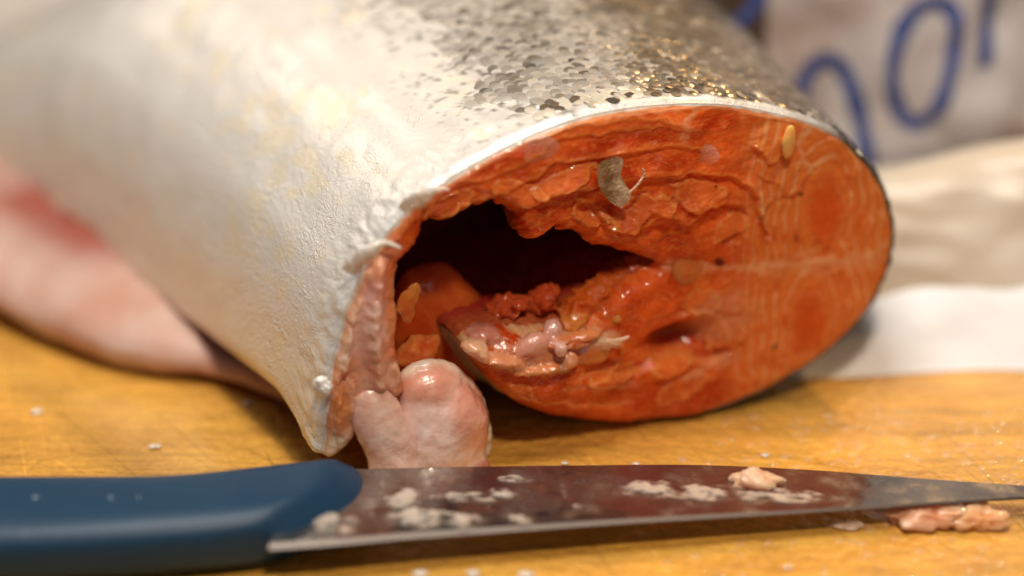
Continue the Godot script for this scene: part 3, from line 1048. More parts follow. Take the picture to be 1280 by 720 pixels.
func build_scales(skin: MeshInstance3D) -> void:
	# single scales on the upper flank and back: the three hundred nearest the cut one by one, those behind as one mass
	var plate := Shell.new()
	plate.v.append(Vector3(0, 0.008, 0))
	for ring in 2:
		for k in 12:
			var an := TAU * k / 12
			var rr: float = [0.55, 1.0][ring]
			plate.v.append(Vector3(cos(an) * 0.125 * rr, [0.006, -0.004][ring], sin(an) * 0.115 * rr))
	for k in 12:
		var a := 1 + k
		var b := 1 + (k + 1) % 12
		plate.ix.append_array(PackedInt32Array([0, a, b, a, a + 12, b, b, a + 12, b + 12]))
	var first := commit("scale", plate, M.scale_0, skin)
	var mesh := first.mesh
	first.free()
	var places := []
	var n := edge_out.size()
	var w := 0.1
	var odd := false
	while w < 15.0:
		var i := 13 * 20
		while i < 32 * 20:
			var ii := i + (1 if odd else 0)
			var step := 3
			# keep about 0.2 cm between neighbours
			var d := 0.0
			while d < 0.155 and ii + step < n and step < 40:
				d = edge_out[ii].distance_to(edge_out[mini(ii + step, n - 1)])
				step += 1
			i += maxi(step, 3)
			if ii >= n - 2:
				break
			var row := edge_row[ii]
			var edge := smoothstep(14.2, 17.0, row + 1.1 * low.get_noise_2d(ii * 0.02, w))
			if edge < 0.3 or rng.randf() < 0.02:
				continue
			var ww := w + rng.randf_range(-0.03, 0.03)
			if ww < 0.34 + 0.3 * mid.get_noise_2d(ii * 0.05, 3.0) and row < 24.0:
				continue
			var p := skin_point(ii, ww)
			var ds := skin_point(mini(ii + 3, n - 1), ww) - p
			var dw := skin_point(ii, ww + 0.1) - p
			var up := dw.cross(ds).normalized()
			if up.dot(Vector3(p.x, p.y - 4.0, 0)) < 0.0:
				up = -up
			var calm := 0.45 + 0.55 * smoothstep(15.5, 19.5, row)
			var z := -dw.normalized()
			var x := up.cross(z).normalized()
			var b := Basis(x, up, x.cross(up)) * Basis.from_euler(Vector3(deg_to_rad(5.0 + rng.randf_range(-3, 5) * calm), rng.randf_range(-0.2, 0.2), deg_to_rad(rng.randf_range(-7, 7) * calm)))
			var k := rng.randf_range(0.85, 1.2)
			places.append([ww, Transform3D(b.scaled_local(Vector3.ONE * k), (p + up * 0.012) * CM), skin_colour(ii, ww + 1.2, p)])
		w += 0.115
		odd = not odd
	places.sort_custom(func(a, b): return a[0] < b[0])
	var count := mini(300, places.size())
	for k in count:
		var o := MeshInstance3D.new()
		o.name = "scale"
		o.mesh = mesh
		var c: Color = places[k][2]
		var lum := c.g * rng.randf_range(0.85, 1.2)
		var which := 0
		for step in [0.085, 0.14, 0.21, 0.295, 0.39, 0.5, 0.63]:
			if lum > step:
				which += 1
		o.material_override = M["scale_%d" % which]
		o.transform = places[k][1]
		skin.add_child(o, true)
	var mm := MultiMesh.new()
	mm.transform_format = MultiMesh.TRANSFORM_3D
	mm.use_colors = true
	mm.mesh = mesh
	mm.instance_count = places.size() - count
	for k in mm.instance_count:
		mm.set_instance_transform(k, places[count + k][1])
		var c: Color = places[count + k][2]
		mm.set_instance_color(k, c.lerp(Color(0.46, 0.36, 0.22), rng.randf_range(0.0, 0.3)) * rng.randf_range(0.6, 1.15))
	var mi := MultiMeshInstance3D.new()
	mi.name = "scale_covering"
	mi.multimesh = mm
	mi.material_override = M.scale_mass
	mi.set_meta("kind", "stuff")
	skin.add_child(mi, true)
	print("scales ", places.size())


func build_lining() -> void:
	# the wall of the belly cavity, running back from the torn edge and closed at the rear
	var sh := Shell.new()
	var n := edge_in.size()
	var nw := 40
	var cols := 0
	for i in range(0, n, 3):
		cols += 1
		var p0 := edge_in[i]
		var row := edge_row[i]
		for j in nw:
			var w := 9.0 * pow(j / (nw - 1.0), 1.4)
			var g := girth(w)
			var shut := smoothstep(5.0, 9.0, w)
			var p := p0 * g
			var belly := 1.0 - smoothstep(2.0, 9.0, row)
			p.y += 0.75 * smoothstep(0.0, 2.4, w) * (1.0 - smoothstep(1.0, 8.0, row))
			p.x += belly * 0.2 * smoothstep(0.2, 2.0, w)
			var low_end := smoothstep(38.0, 46.0, row)
			p.y -= low_end * p.y * 0.5 * smoothstep(0.3, 5.0, w)
			p.x -= low_end * 2.0 * smoothstep(0.3, 6.0, w)
			# hollow that widens just inside the torn rim
			p += (p - Vector2(-2.5, 4.3)).normalized() * 0.35 * smoothstep(0.0, 0.8, w) * smoothstep(9.0, 13.0, row) * (1.0 - smoothstep(18.0, 21.0, row))
			p = p.lerp(Vector2(-2.6, 3.6), shut * 0.98)
			var k := mid.get_noise_3d(p.x * 0.6, p.y * 0.6, w * 0.6)
			p += p.normalized() * 0.14 * k * smoothstep(0.05, 0.6, w)
			sh.v.append(Vector3(p.x, maxf(p.y, 0.05), face_z_in[i] - w))
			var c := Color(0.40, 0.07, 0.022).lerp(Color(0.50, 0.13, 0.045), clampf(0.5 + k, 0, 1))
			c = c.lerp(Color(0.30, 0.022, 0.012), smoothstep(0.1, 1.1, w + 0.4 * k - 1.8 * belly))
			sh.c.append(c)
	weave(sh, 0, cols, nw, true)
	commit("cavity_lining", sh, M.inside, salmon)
	var back := Shell.new()
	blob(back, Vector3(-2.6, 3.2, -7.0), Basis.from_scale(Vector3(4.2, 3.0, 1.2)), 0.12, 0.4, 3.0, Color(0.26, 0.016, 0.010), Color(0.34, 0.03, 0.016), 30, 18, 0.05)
	commit("cavity_end_cap", back, M.inside, salmon)  # added cap across the cavity, keeps light from leaking in at the rear
	var wall := Shell.new()
	blob(wall, Vector3(-3.526, 2.419, -2.0), Basis(Vector3(0, 0, 1), 0.3) * Basis.from_scale(Vector3(1.15, 1.7, 0.6)), 0.06, 0.5, 9.0, Color(0.56, 0.065, 0.010), Color(0.66, 0.13, 0.025), 50, 30, 0.05)
	commit("inner_flap_wall", wall, M.flesh, salmon)
	var bit := Shell.new()
	blob(bit, Vector3(-4.531, 2.659, -0.6), axes(20, 0, Vector3(0.5, 0.3, 0.3)), 0.3, 0.9, 15.0, Color(0.56, 0.09, 0.018), Color(0.66, 0.18, 0.045), 40, 26, 0.05)
	commit("inner_tissue", bit, M.flesh, salmon)


func face_at(x: float, y: float, over := 0.0) -> Vector3:
	return Vector3(x, y, relief_at(Vector2(x, y)).x + over)


func shard(sh: Shell, pts: Array, half: float, c0: Color, c1: Color) -> void:
	# a thin scrap of membrane that narrows to a ragged point
	var path := smooth_path(pts, 7)
	var base := sh.v.size()
	for i in path.size():
		var f := i / (path.size() - 1.0)
		var d: Vector3 = (path[mini(i + 1, path.size() - 1)] - path[maxi(i - 1, 0)]).normalized()
		var s := Vector3(-d.y, d.x, 0)
		var wide := half * (1.0 - 0.93 * f) * (1.0 + 0.4 * mid.get_noise_2d(f * 1.5, half * 40.0)) * smoothstep(-0.15, 0.1, f)
		for j in 9:
			var v := j / 4.0 - 1.0
			var q: Vector3 = path[i] + s * v * wide
			q.z += 0.035 * (1.0 - v * v) * (1.0 - 0.6 * f) - 0.05 * v * v + 0.04 * high.get_noise_2d(q.x * 0.5, q.y * 0.5) - 0.16 * smoothstep(0.35, 0.0, f)
			sh.v.append(q)
			sh.c.append(c0.lerp(c1, clampf(0.5 + 0.8 * mid.get_noise_2d(q.x * 1.5, q.y * 1.5), 0, 1)))
	weave(sh, base, path.size(), 9, true)


func build_pieces() -> void:
	var orange := Color(0.60, 0.105, 0.016)
	var light := Color(0.72, 0.20, 0.045)
	var cream := Color(0.80, 0.58, 0.40)
	# ragged flakes along the tear: place, half length, half width, half thickness, angle, tip, over, colours
	var k := 0.0
	for f in [
		[Vector2(-4.873, 3.971), 0.42, 0.22, 0.08, 80.0, 0.0, -0.35, Color(0.62, 0.10, 0.02), light],
		[Vector2(-4.686, 4.239), 0.2, 0.14, 0.08, 60.0, 0.0, -0.4, light, Color(0.72, 0.22, 0.06)]]:
		var sh := Shell.new()
		var c: Vector2 = f[0]
		k += 1.0
		blob(sh, face_at(c.x, c.y, f[6]), axes(f[4], f[5], Vector3(f[1], f[2], f[3])), 0.3, 0.9, k, f[7], f[8], 40, 26)
		commit("flesh_flake", sh, M.flesh, salmon)
	var pink := Color(0.72, 0.40, 0.33)
	var red := Color(0.52, 0.07, 0.02)
	# rough meat under the ribs, deep in the opening
	var meat := Shell.new()
	var ml := []
	for f in [[Vector2(-0.603, 3.163), 0.62, 0.36, 0.4, 24.0, -0.55, orange], [Vector2(0.032, 3.405), 0.66, 0.34, 0.4, 30.0, -0.7, orange], [Vector2(0.633, 3.576), 0.5, 0.3, 0.35, 38.0, -0.6, red],
		[Vector2(-0.986, 2.918), 0.36, 0.22, 0.3, 10.0, -0.3, light], [Vector2(0.335, 2.924), 0.5, 0.22, 0.3, 20.0, -0.5, red], [Vector2(-0.25, 2.907), 0.36, 0.15, 0.2, 20.0, -0.2, light], [Vector2(-1.411, 3.263), 0.4, 0.26, 0.4, 40.0, -0.9, red], [Vector2(-2.266, 3.217), 0.5, 0.18, 0.4, 10.0, -1.0, red], [Vector2(0.744, 3.83), 0.4, 0.22, 0.3, 20.0, -0.5, red]]:
		ml.append([face_at(f[0].x, f[0].y, f[5]), Vector3(f[1], f[2], f[3]), f[4], f[6]])
	meld(meat, ml, 0.16, 0.045, 0.13, 1.9)
	commit("rib_meat", meat, M.flesh, salmon)
	# glistening white membrane and lumps along the top of the lower flap
	var wet := Shell.new()
	var wl := []
	for f in [[Vector2(-3.488, 2.892), 0.30, 0.17, 0.3, -20.0, -0.12, Color(0.76, 0.38, 0.22)], [Vector2(-2.889, 2.554), 0.50, 0.12, 0.22, -17.0, -0.06, Color(0.72, 0.26, 0.12)], [Vector2(-2.016, 2.241), 0.55, 0.10, 0.2, 2.0, -0.06, Color(0.70, 0.22, 0.08)],
		[Vector2(-3.076, 2.974), 0.45, 0.2, 0.4, -8.0, -0.35, Color(0.55, 0.2, 0.14)], [Vector2(-2.549, 2.687), 0.45, 0.2, 0.3, -6.0, -0.18, Color(0.62, 0.18, 0.09)], [Vector2(-2.095, 2.801), 0.4, 0.22, 0.26, 10.0, -0.16, Color(0.68, 0.30, 0.22)],
		[Vector2(-1.581, 2.982), 0.2, 0.2, 0.2, 0.0, -0.08, Color(0.70, 0.36, 0.30)], [Vector2(-1.617, 2.716), 0.15, 0.17, 0.14, 0.0, 0.06, Color(0.74, 0.40, 0.33)], [Vector2(-1.365, 2.359), 0.19, 0.22, 0.16, 0.0, 0.04, Color(0.72, 0.28, 0.15)],
		[Vector2(-1.864, 2.487), 0.4, 0.22, 0.2, 0.0, -0.06, Color(0.66, 0.22, 0.10)], [Vector2(-0.984, 2.781), 0.5, 0.12, 0.2, 2.0, -0.04, Color(0.70, 0.22, 0.08)], [Vector2(-0.746, 2.287), 0.5, 0.3, 0.22, 0.0, -0.04, Color(0.66, 0.17, 0.035)]]:
		wl.append([face_at(f[0].x, f[0].y, f[5]), Vector3(f[1], f[2], f[3]), f[4], f[6]])
	meld(wet, wl, 0.16, 0.04, 0.035, 1.6)
	commit("flap_membrane", wet, M.lobe, salmon)
	# pale splinter of rib membrane that sticks out over the cove
	var sp := Shell.new()
	var line := [Vector3(-1.026, 2.617, 0.1), Vector3(-0.612, 2.67, 0.3), Vector3(-0.239, 2.618, 0.42), Vector3(0.033, 2.683, 0.5)]
	var path := smooth_path(line, 6)
	for i in path.size():
		var f := i / (path.size() - 1.0)
		var half := lerpf(0.32, 0.05, f) + 0.05 * mid.get_noise_1d(f * 3.0)
		for j in 5:
			var v := j / 4.0
			sp.v.append(path[i] + Vector3(0, -half * 1.6 * v + 0.06, 0.05 * sin(PI * v)))
			sp.c.append(Color(0.78, 0.44, 0.26).lerp(light, clampf(v * 1.3 - f, 0, 1)))
	weave(sp, 0, path.size(), 5, true)
	var spo := commit("membrane_splinter", sp, M.fat, salmon)
	spo.set_meta("label", "pale pointed splinter of membrane over the dark cove")
	# backbone end, a pale disc round the spinal hole
	var bone := Shell.new()
	blob(bone, face_at(1.767, 3.837, -0.10), axes(0, 0, Vector3(0.46, 0.42, 0.16)), 0.10, 0.8, 41.0, Color(0.68, 0.20, 0.06), Color(0.62, 0.11, 0.02), 34, 22)
	commit("backbone", bone, M.flesh, salmon)
	var bead := Shell.new()
	blob(bead, face_at(3.954, 6.653, 0.08), axes(84, 0, Vector3(0.40, 0.15, 0.10)), 0.12, 0.8, 43.0, Color(0.78, 0.36, 0.10), Color(0.8, 0.42, 0.14), 30, 18)
	commit("fat_bead", bead, M.flesh, salmon)
	# white tatter of belly membrane hanging over the torn edge
	var tat := Shell.new()
	for s in [
		[Vector3(-6.221, 5.053, 0.14), Vector3(-5.925, 5.501, 0.24), Vector3(-5.588, 5.725, 0.3), Vector3(-5.183, 5.588, 0.3), 0.26],
		[Vector3(-4.975, 6.24, 0.1), Vector3(-4.613, 6.602, 0.2), Vector3(-4.298, 6.724, 0.22), Vector3(-4.026, 6.661, 0.16), 0.24]]:
		shard(tat, s.slice(0, 4), s[4], Color(0.80, 0.76, 0.72), Color(0.76, 0.58, 0.48))
	commit("white_membrane", tat, M.fat, salmon)
	# rounded lobe bulging from the belly beside the lower flap, with a fold on its left and a thin pale rim on its right
	var lob := Shell.new()
	var lc := Vector3(-4.255, 0.62, -0.25)
	var rose := Color(0.82, 0.38, 0.27)
	var skinny := Color(0.90, 0.62, 0.54)
	var ll := [[lc, Vector3(1.12, 1.8, 0.88), 9.0, skinny], [lc + Vector3(0.35, 0.5, 0.25), Vector3(0.75, 0.95, 0.6), 15.0, rose], [lc + Vector3(-0.2, 1.4, 0.1), Vector3(0.62, 0.5, 0.55), 0.0, rose],
		[lc + Vector3(-0.25, -0.1, 0.45), Vector3(0.7, 0.8, 0.5), 0.0, skinny], [lc + Vector3(0.5, -0.75, 0.5), Vector3(0.6, 0.4, 0.4), 10.0, Color(0.66, 0.20, 0.12)]]
	for k2 in 12:
		var an := deg_to_rad(lerpf(104.0, -24.0, k2 / 11.0))
		var q := Vector2(cos(an) * 1.17, sin(an) * 1.87).rotated(0.157)
		ll.append([lc + Vector3(q.x, q.y, 0.02), Vector3(0.07, 0.24, 0.10), rad_to_deg(an) * 0.9, Color(0.88, 0.70, 0.54)])
	meld(lob, ll, 0.14, 0.05, 0.03, 1.1, 0.02)
	var lobe := commit("belly_lobe", lob, M.lobe, salmon)
	lobe.set_meta("label", "rounded pink lobe of belly tissue under the opening")
	var fold := Shell.new()
	meld(fold, [[Vector3(-5.401, 0.55, 0.28), Vector3(0.62, 0.95, 0.36), -4.0, Color(0.88, 0.56, 0.46)], [Vector3(-5.626, 1.35, 0.2), Vector3(0.42, 0.75, 0.3), 6.0, Color(0.86, 0.54, 0.44)],
		[Vector3(-5.851, 1.75, 0.15), Vector3(0.5, 0.6, 0.22), 10.0, Color(0.82, 0.46, 0.36)], [Vector3(-5.224, 0.25, 0.5), Vector3(0.3, 0.45, 0.3), 30.0, Color(0.80, 0.48, 0.40)]], 0.25, 0.05, 0.02, 0.9, 0.02)
	commit("fold", fold, M.lobe, lobe)
	# lower belly flap, a pink tongue lying on the board under the upper flank
	var flap := Shell.new()
	var mids := [Vector3(-5.171, 0.3, -2.532), Vector3(-6.425, 0.5, -6.244), Vector3(-7.988, 0.6, -8.867), Vector3(-9.209, 0.8, -12.61), Vector3(-10.352, 1, -16.064), Vector3(-11.925, 1, -20.542), Vector3(-14.538, 0.8, -26.069)]
	var spine := smooth_path(mids, 10)
	for i in spine.size():
		var f := i / (spine.size() - 1.0)
		var t: Vector3 = (spine[mini(i + 1, spine.size() - 1)] - spine[maxi(i - 1, 0)]).normalized()
		var s := t.cross(Vector3.UP).normalized()
		var wide := lerpf(0.9, 3.2, smoothstep(0.0, 0.55, f))
		var thick := lerpf(0.35, 1.05, smoothstep(0.0, 0.5, f))
		for j in 25:
			var an := TAU * j / 24
			var q: Vector3 = spine[i] + s * cos(an) * wide + Vector3(0, sin(an) * thick, 0)
			q += Vector3(0, 1, 0) * 0.25 * low.get_noise_3dv(q * 0.8)
			q.y = maxf(q.y, 0.02)
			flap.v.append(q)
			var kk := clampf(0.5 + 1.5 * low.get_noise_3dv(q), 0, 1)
			flap.c.append(Color(0.50, 0.27, 0.20).lerp(Color(0.58, 0.41, 0.35), kk).lerp(Color(0.46, 0.13, 0.06), 0.8 * smoothstep(0.3, 0.9, -sin(an)) + 0.5 * smoothstep(0.35, 0.0, f)).lerp(Color(0.26, 0.03, 0.014), 0.9 * smoothstep(-0.75, -0.1, cos(an)) * smoothstep(0.36, 0.46, f) * (1.0 - smoothstep(0.58, 0.72, f))))  # dark red on the body side paints in the shaded crease
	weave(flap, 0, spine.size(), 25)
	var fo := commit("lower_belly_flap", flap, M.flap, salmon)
	var gap := Shell.new()  # added dark lump that stands in for the shade inside the gap
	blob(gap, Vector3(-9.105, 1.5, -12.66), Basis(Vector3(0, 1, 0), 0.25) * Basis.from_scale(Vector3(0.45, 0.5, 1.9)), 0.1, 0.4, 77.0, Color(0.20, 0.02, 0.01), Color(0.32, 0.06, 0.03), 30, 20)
	commit("gap_shade_lump", gap, M.inside, salmon)
	fo.set_meta("label", "pink lower belly flap lying on the board")


# ---------- knife ----------

func build_knife() -> void:
	var knife := thing("knife", "kitchen knife with blue handle and smeared steel blade before the fish", "knife")
	var back := smooth_path([Vector3(-6.805, 0.931, 3.228), Vector3(-5.779, 0.902, 3.264), Vector3(-3.735, 0.845, 3.068), Vector3(-1.331, 0.777, 2.87), Vector3(1.264, 0.705, 2.698), Vector3(2.991, 0.656, 2.717), Vector3(4.705, 0.608, 2.846), Vector3(6.401, 0.561, 3.046), Vector3(8.601, 0.499, 3.255), Vector3(10.456, 0.447, 3.409)], 8)
	var edge := smooth_path([Vector3(-7.265, 0.943, 6.572), Vector3(-5.916, 0.906, 6.33), Vector3(-4.315, 0.861, 5.977), Vector3(-2.364, 0.806, 5.62), Vector3(-0.384, 0.751, 5.257), Vector3(1.621, 0.695, 4.923), Vector3(3.481, 0.643, 4.627), Vector3(5.367, 0.59, 4.293), Vector3(8.504, 0.502, 3.754), Vector3(10.482, 0.447, 3.443)], 8)
	var n := back.size()
	var top := Shell.new()
	var bev := Shell.new()
	# strips: spine, upper face, ground bevel, lower bevel, lower face
	var cuts := [[-0.0, -0.20], [-0.0, 0.0], [0.955, -0.03], [1.0, -0.10], [0.955, -0.17], [0.0, -0.20]]
	for s in 5:
		var sh := bev if s == 2 or s == 3 else top
		var base := sh.v.size()
		for i in n:
			for e in 2:
				var q: Array = cuts[s + e]
				var p: Vector3 = back[i].lerp(edge[i], q[0])
				p.y += q[1] * lerpf(1.0, 0.4, i / (n - 1.0))
				sh.v.append(p)
		weave(sh, base, n, 2)
	var blade := commit("blade", top, M.steel, knife)
	commit("ground_edge", bev, M.bevel, blade)
	# handle
	var b2 := smooth_path([Vector3(-18.599, 1.15, 4.271), Vector3(-15.628, 1.15, 4.096), Vector3(-13.123, 1.15, 4.026), Vector3(-11.106, 1.15, 4.026), Vector3(-9.513, 1.15, 3.991), Vector3(-8.274, 1.15, 3.779), Vector3(-6.952, 1.15, 3.421), Vector3(-5.848, 1.15, 3.132)], 8)
	var f2 := smooth_path([Vector3(-17.831, 0.55, 7.158), Vector3(-15.463, 0.55, 7.065), Vector3(-13.559, 0.55, 7.003), Vector3(-11.976, 0.55, 6.909), Vector3(-10.714, 0.55, 6.784), Vector3(-9.612, 0.55, 6.627), Vector3(-8.425, 0.55, 6.437), Vector3(-7.16, 0.55, 6.118)], 8)
	var sh := Shell.new()
	n = b2.size()
	for i in n + 3:
		var ii := mini(i, n - 1)
		var endf := clampf((i - n + 1) / 3.0, 0.0, 1.0)
		var f := ii / (n - 1.0)
		var shut := smoothstep(0.93, 1.0, f)
		var a := Vector3(b2[ii].x, 0, b2[ii].z)
		var d := Vector3(f2[ii].x, 0, f2[ii].z)
		var half := lerpf(0.70, 0.32, shut) * lerpf(1.0, 0.25, endf)
		var cy := lerpf(0.74, 0.78, shut)
		for j in 41:
			var an := TAU * j / 40
			var cx := signf(cos(an)) * pow(absf(cos(an)), 0.62)
			var sy := signf(sin(an)) * pow(absf(sin(an)), 0.7)
			var p := a.lerp(d, 0.5 - 0.5 * cx * lerpf(1.0, 0.96, endf))
			p.y = cy + sy * half
			var aa := 0.5 - 0.5 * cx
			p.x += 0.22 * endf + 2.6 * aa * (1.0 - aa) * smoothstep(0.72, 1.0, f)
			sh.v.append(p)
	weave(sh, 0, n + 3, 41)
	commit("handle", sh, M.grip, knife)


# ---------- loose scales, smears and scraps ----------

func lump(called: String, label: String, category: String, at: Vector3, b: Basis, amp: float, freq: float, c0: Color, c1: Color, m: Material, group := "", floor_y := -100.0) -> void:
	var o := thing(called, label, category, at, 0.0, group)
	var sh := Shell.new()
	blob(sh, Vector3.ZERO, b, amp, freq, at.x * 1.7 + at.z, c0, c1, 36, 22, floor_y)
	commit("lump" if called != "fat_droplet" else "droplet", sh, m, o)


func film(called: String, label: String, at: Vector3, rx: float, rz: float, thick: float, c0: Color, c1: Color, group: String) -> void:
	# a smear that thins out to nothing towards a ragged edge; it lies on the sloping blade
	var o := thing(called, label, "food residue", at, 0.0, group)
	var sh := Shell.new()
	for i in 22:
		for j in 48:
			var r := i / 21.0
			var an := TAU * j / 48
			var q := Vector2(cos(an) * r * rx, sin(an) * r * rz)
			var w := q + Vector2(at.x, at.z)
			var k := mid.get_noise_2d(w.x * 1.1, w.y * 1.7)
			var f := high.get_noise_2d(w.x * 0.7, w.y * 1.1)
			var cover := clampf((1.0 - r * r) * 0.95 + 1.1 * k + 0.5 * f - 0.12, 0.0, 1.0) * (1.0 - smoothstep(0.8, 1.0, r))
			sh.v.append(Vector3(q.x, BLADE_SLOPE * q.x + 0.004 + thick * cover * (0.8 + 0.6 * f), q.y))
			var c := c0.lerp(c1, clampf(0.5 + k + f, 0, 1))
			c.a = 0.62 * smoothstep(0.0, 1.15, cover)
			sh.c.append(c)
	weave_disc(sh, 22, 48)
	commit("film", sh, M.film, o)


func weave_disc(sh: Shell, rings: int, around_: int) -> void:
	for i in rings - 1:
		for j in around_:
			var a := i * around_ + j
			var b := i * around_ + (j + 1) % around_
			sh.ix.append_array(PackedInt32Array([a, a + around_, b, b, a + around_, b + around_]))


func build_bits() -> void:
	var white := Color(0.78, 0.72, 0.64)
	var cream := Color(0.74, 0.60, 0.48)
	# fat on the blade: place, half length, half width, half height
	var sm := "white smears of fat on the knife blade"
	for s in [
		[Vector3(-4.644, 0.89, 4.696), 0.30, 0.36, 0.07, "thick white fat smear on the blade nearest the handle"],
		[Vector3(-4.272, 0.88, 5.352), 0.55, 0.34, 0.08, "largest white fat smear near the blade edge by the handle"],
		[Vector3(-3.415, 0.856, 5.409), 0.34, 0.28, 0.05, "small fat smear right of the largest white smear"],
		[Vector3(-4.494, 0.886, 4.276), 0.22, 0.2, 0.06, "little fat smear above the thick white smear"],
		[Vector3(-3.284, 0.852, 4.422), 0.62, 0.16, 0.03, "thin long fat streak midway between spine and edge"],
		[Vector3(-2.565, 0.832, 4.247), 0.26, 0.16, 0.05, "pale fat bump at the end of the thin streak"],
		[Vector3(-2.199, 0.822, 5.282), 0.3, 0.16, 0.03, "faint fat smear along the middle of the blade edge"],
		[Vector3(-0.997, 0.788, 4.649), 0.12, 0.12, 0.03, "tiny fat dot in the middle of the blade"],
		[Vector3(0.596, 0.743, 3.877), 0.66, 0.28, 0.05, "wide white fat smear left of the pink scrap"],
		[Vector3(1.69, 0.713, 3.961), 0.62, 0.3, 0.04, "white fat smear touching the pink scrap on the blade"],
		[Vector3(3.291, 0.668, 4.019), 0.72, 0.26, 0.03, "whitish fat film right of the pink scrap"],
		[Vector3(-2.279, 0.824, 3.566), 0.3, 0.14, 0.02, "thin fat film close to the blade spine"],
		[Vector3(-5.958, 0.927, 5.7), 0.36, 0.36, 0.08, "round white fat smear against the blue handle"]]:
		film("fat_smear", s[4], s[0], s[1] * 1.5, s[2] * 1.5, s[3], white, cream, sm)
	lump("flesh_scrap", "small pink flesh scrap lying on the knife blade", "fish scrap", Vector3(2.83, 0.761, 3.486), Basis.from_scale(Vector3(0.55, 0.2, 0.34)), 0.38, 1.3, Color(0.72, 0.36, 0.22), Color(0.76, 0.48, 0.34), M.flesh)
	lump("flesh_scrap", "largest orange flesh scrap on the board under the knife tip", "fish scrap", Vector3(6.465, 0.18, 3.906), Basis.from_scale(Vector3(0.82, 0.27, 0.48)), 0.42, 1.2, Color(0.66, 0.22, 0.10), Color(0.76, 0.42, 0.28), M.flesh, "", -0.16)
	lump("flesh_scrap", "orange flesh scrap beside the largest one, nearer the frame edge", "fish scrap", Vector3(7.497, 0.14, 4.041), Basis.from_scale(Vector3(0.56, 0.22, 0.42)), 0.42, 1.2, Color(0.70, 0.26, 0.10), Color(0.76, 0.40, 0.22), M.flesh, "", -0.12)
	lump("flesh_scrap", "flat pale scrap on the board left of the orange scraps", "fish scrap", Vector3(4.743, 0.05, 4.156), Basis.from_scale(Vector3(0.4, 0.08, 0.2)), 0.28, 1.2, Color(0.72, 0.42, 0.28), cream, M.fat, "", -0.04)
	var cr := "white crumbs of fat on the board"
	for s in [
		[Vector3(-13.369, 0.04, -1.165), 0.16, "white crumb on the board at the far left"],
		[Vector3(-10.374, 0.04, 0.583), 0.14, "white crumb on the board behind the blue handle"],
		[Vector3(-8.523, 0.04, -1.618), 0.14, "white crumb near the belly flap"],
		[Vector3(-4.241, 0.03, 6.128), 0.16, "leftmost white crumb in front of the knife"],
		[Vector3(-3.18, 0.03, 6.096), 0.15, "middle white crumb in front of the knife"],
		[Vector3(-2.07, 0.03, 6.16), 0.18, "right white crumb in front of the knife"],
		[Vector3(3.294, 0.04, 5.89), 0.10, "shiny wet crumb right of the white ones before the knife"],
		[Vector3(-1.192, 0.05, 1.401), 0.09, "wet crumb behind the blade below the lower flap"],
		[Vector3(0.386, 0.05, 1.438), 0.10, "wet crumb behind the middle of the blade"],
		[Vector3(3.269, 0.03, 0.985), 0.09, "tiny pale crumb behind the blade beyond the pink scrap"]]:
		lump("fat_crumb", s[2], "food residue", s[0], Basis.from_scale(Vector3(s[1] * 0.9, s[1] * 0.3, s[1] * 0.65)), 0.55, 2.6, white, cream, M.fat, cr, -0.03)
	var fl := "wet flecks on the blue knife handle"
	for s in [
		[Vector3(-10.533, 1.43, 5.467), 0.10, 0.05, "wet fleck in the middle of the blue handle"], [Vector3(-10.01, 1.43, 5.467), 0.05, 0.04, "wet fleck right of the middle of the handle"],
		[Vector3(-7.982, 1.4, 4.868), 0.09, 0.05, "pale wet fleck on the handle near its slanted end"], [Vector3(-12.085, 1.43, 5.467), 0.08, 0.035, "faint wet fleck near the left end of the handle"],
		[Vector3(-7.662, 1.38, 5.105), 0.05, 0.05, "small wet fleck just below the pale one on the handle"]]:
		lump("wet_fleck", s[3], "water", s[0], Basis.from_scale(Vector3(s[1], 0.02, s[2])), 0.6, 3.0, Color(0.07, 0.12, 0.20), Color(0.16, 0.21, 0.28), M.fat, fl)
	var wet := mat("water", Color(1, 1, 1, 0.06), 0.04)
	wet.transparency = BaseMaterial3D.TRANSPARENCY_ALPHA
	var bead := Shell.new()
	for i in 5:
		for j in 10:
			var r := sin(PI / 2 * i / 4.0)
			bead.v.append(Vector3(cos(TAU * j / 10) * r, 0.42 * cos(PI / 2 * i / 4.0), sin(TAU * j / 10) * r) * 0.05)
	weave_disc(bead, 5, 10)
	var first := commit("bead", bead, wet, self)
	var mm := MultiMesh.new()
	mm.transform_format = MultiMesh.TRANSFORM_3D
	mm.mesh = first.mesh
	mm.instance_count = 900
	for i in mm.instance_count:
		var u := pow(rng.randf(), 0.7)
		var p := Vector3(lerpf(1.0, 13.5, u) + rng.randf_range(-1, 1), 0.002, lerpf(-1.5, 9.5, rng.randf()))
		var s := rng.randf_range(0.5, 2.3)
		mm.set_instance_transform(i, Transform3D(Basis.from_scale(Vector3(s * rng.randf_range(0.8, 1.5), s * 0.8, s)), p * CM))
	first.free()
	var mi := MultiMeshInstance3D.new()
	mi.name = "water_droplets"
	mi.multimesh = mm
	mi.material_override = wet
	mi.set_meta("kind", "stuff")
	tag(mi, "tiny water droplets over the right part of the board", "water")
	add_child(mi, true)
	var at := salmon.transform
	var drop := thing("fat_droplet", "bright white fat droplet on the edge of the upper belly flap", "food residue", at * (Vector3(-6.946, 2.618, 0.12) * CM) / CM)
	var ds := Shell.new()
	blob(ds, Vector3.ZERO, Basis.from_scale(Vector3(0.2, 0.22, 0.14)), 0.3, 2.0, 2.0, Color(0.86, 0.85, 0.82), Color(0.86, 0.83, 0.78), 30, 20)
	commit("droplet", ds, M.fat, drop)
	# a brown scale curled upright, with a clear rim beside it
	var curl := Shell.new()
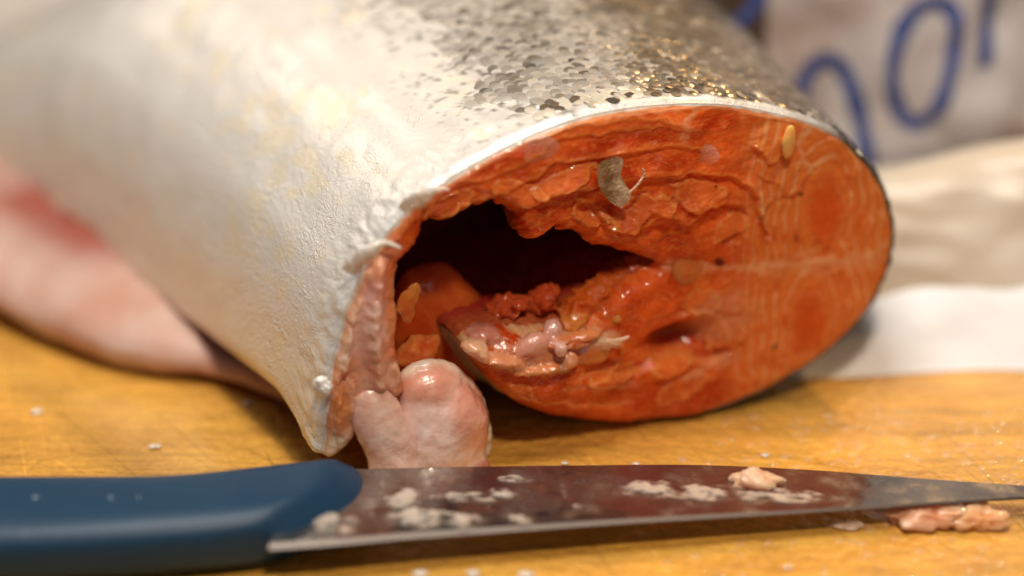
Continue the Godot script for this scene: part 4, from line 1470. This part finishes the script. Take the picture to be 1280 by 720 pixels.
	var outline := [Vector2(-0.809, 6.88), Vector2(-0.509, 6.91), Vector2(-0.17, 6.917), Vector2(-0.182, 6.513), Vector2(-0.022, 6.118), Vector2(-0.168, 5.803), Vector2(-0.418, 5.934), Vector2(-0.65, 6.248), Vector2(-0.786, 6.6)]
	outline.append(outline[0])
	var ring := smooth_path(outline, 6)
	var mid_p := Vector2.ZERO
	for q in ring:
		mid_p += q / ring.size()
	for i in 9:
		for q in ring:
			var r := i / 8.0
			var p: Vector2 = mid_p.lerp(q, r)
			var e := (p.x - mid_p.x) / 0.36
			curl.v.append(Vector3(p.x - mid_p.x, p.y - mid_p.y, 0.20 * e * e + 0.05 * mid.get_noise_2d(p.x * 2.0, p.y * 2.0) - 0.02 * r))
			curl.c.append(Color(0.26, 0.15, 0.07).lerp(Color(0.54, 0.38, 0.25), clampf(absf(e + 0.15) * 1.3 - 0.2 + 0.6 * high.get_noise_2d(p.x * 1.5, p.y * 0.6), 0, 1)))
	weave(curl, 0, 9, ring.size(), true)
	var lp := face_at(mid_p.x, mid_p.y, 0.12)
	var cs := thing("loose_scale", "brown curled scale stuck upright in the middle of the cut", "fish scale", at * (lp * CM) / CM, TURN, "loose scales stuck to the cut flesh")
	commit("plate", curl, M.brown_scale, cs)
	var arc := Shell.new()
	var ap := []
	for q in [Vector2(-0.078, 6.051), Vector2(0.111, 6.135), Vector2(0.279, 6.297), Vector2(0.389, 6.485), Vector2(0.31, 6.608)]:
		ap.append(Vector3(q.x - mid_p.x, q.y - mid_p.y, 0.03))
	tube(arc, ap, 0.035, Color(0.62, 0.40, 0.26))
	commit("clear_rim", arc, M.brown_scale, cs)
	# scales that stuck to the cut
	var shapes := [
		[Vector2(-1.982, 7.283), 0.42, 0.30, 6.0, "clear scale near the upper edge of the cut", false],
		[Vector2(1.986, 6.592), 0.26, 0.24, -20.0, "small clear scale in the upper right of the cut", false]]
	for s in shapes:
		var c: Vector2 = s[0]
		var local := face_at(c.x, c.y, 0.14 if s[5] else 0.07)
		var o := thing("loose_scale", s[4], "fish scale", at * (local * CM) / CM, TURN, "loose scales stuck to the cut flesh")
		var sh := Shell.new()
		var rb := axes(s[3], 0, Vector3.ONE)
		for i in 13:
			for j in 24:
				var r := i / 12.0
				var an := TAU * j / 24
				var q := Vector3(cos(an) * r * s[1], sin(an) * r * s[2] , 0)
				q.z = 0.08 * r * r * cos(2.0 * an) + 0.03 * mid.get_noise_2d(q.x * 2.0, q.y * 2.0) + (0.9 * q.x * q.x + 0.2 * absf(q.y) * q.y if s[5] else 0.0)
				sh.v.append(rb * q)
		for i in 12:
			for j in 24:
				var a := i * 24 + j
				var b := i * 24 + (j + 1) % 24
				sh.ix.append_array(PackedInt32Array([a, b, a + 24, b, b + 24, a + 24]))
		commit("plate", sh, M.brown_scale if s[5] else M.clear_scale, o)
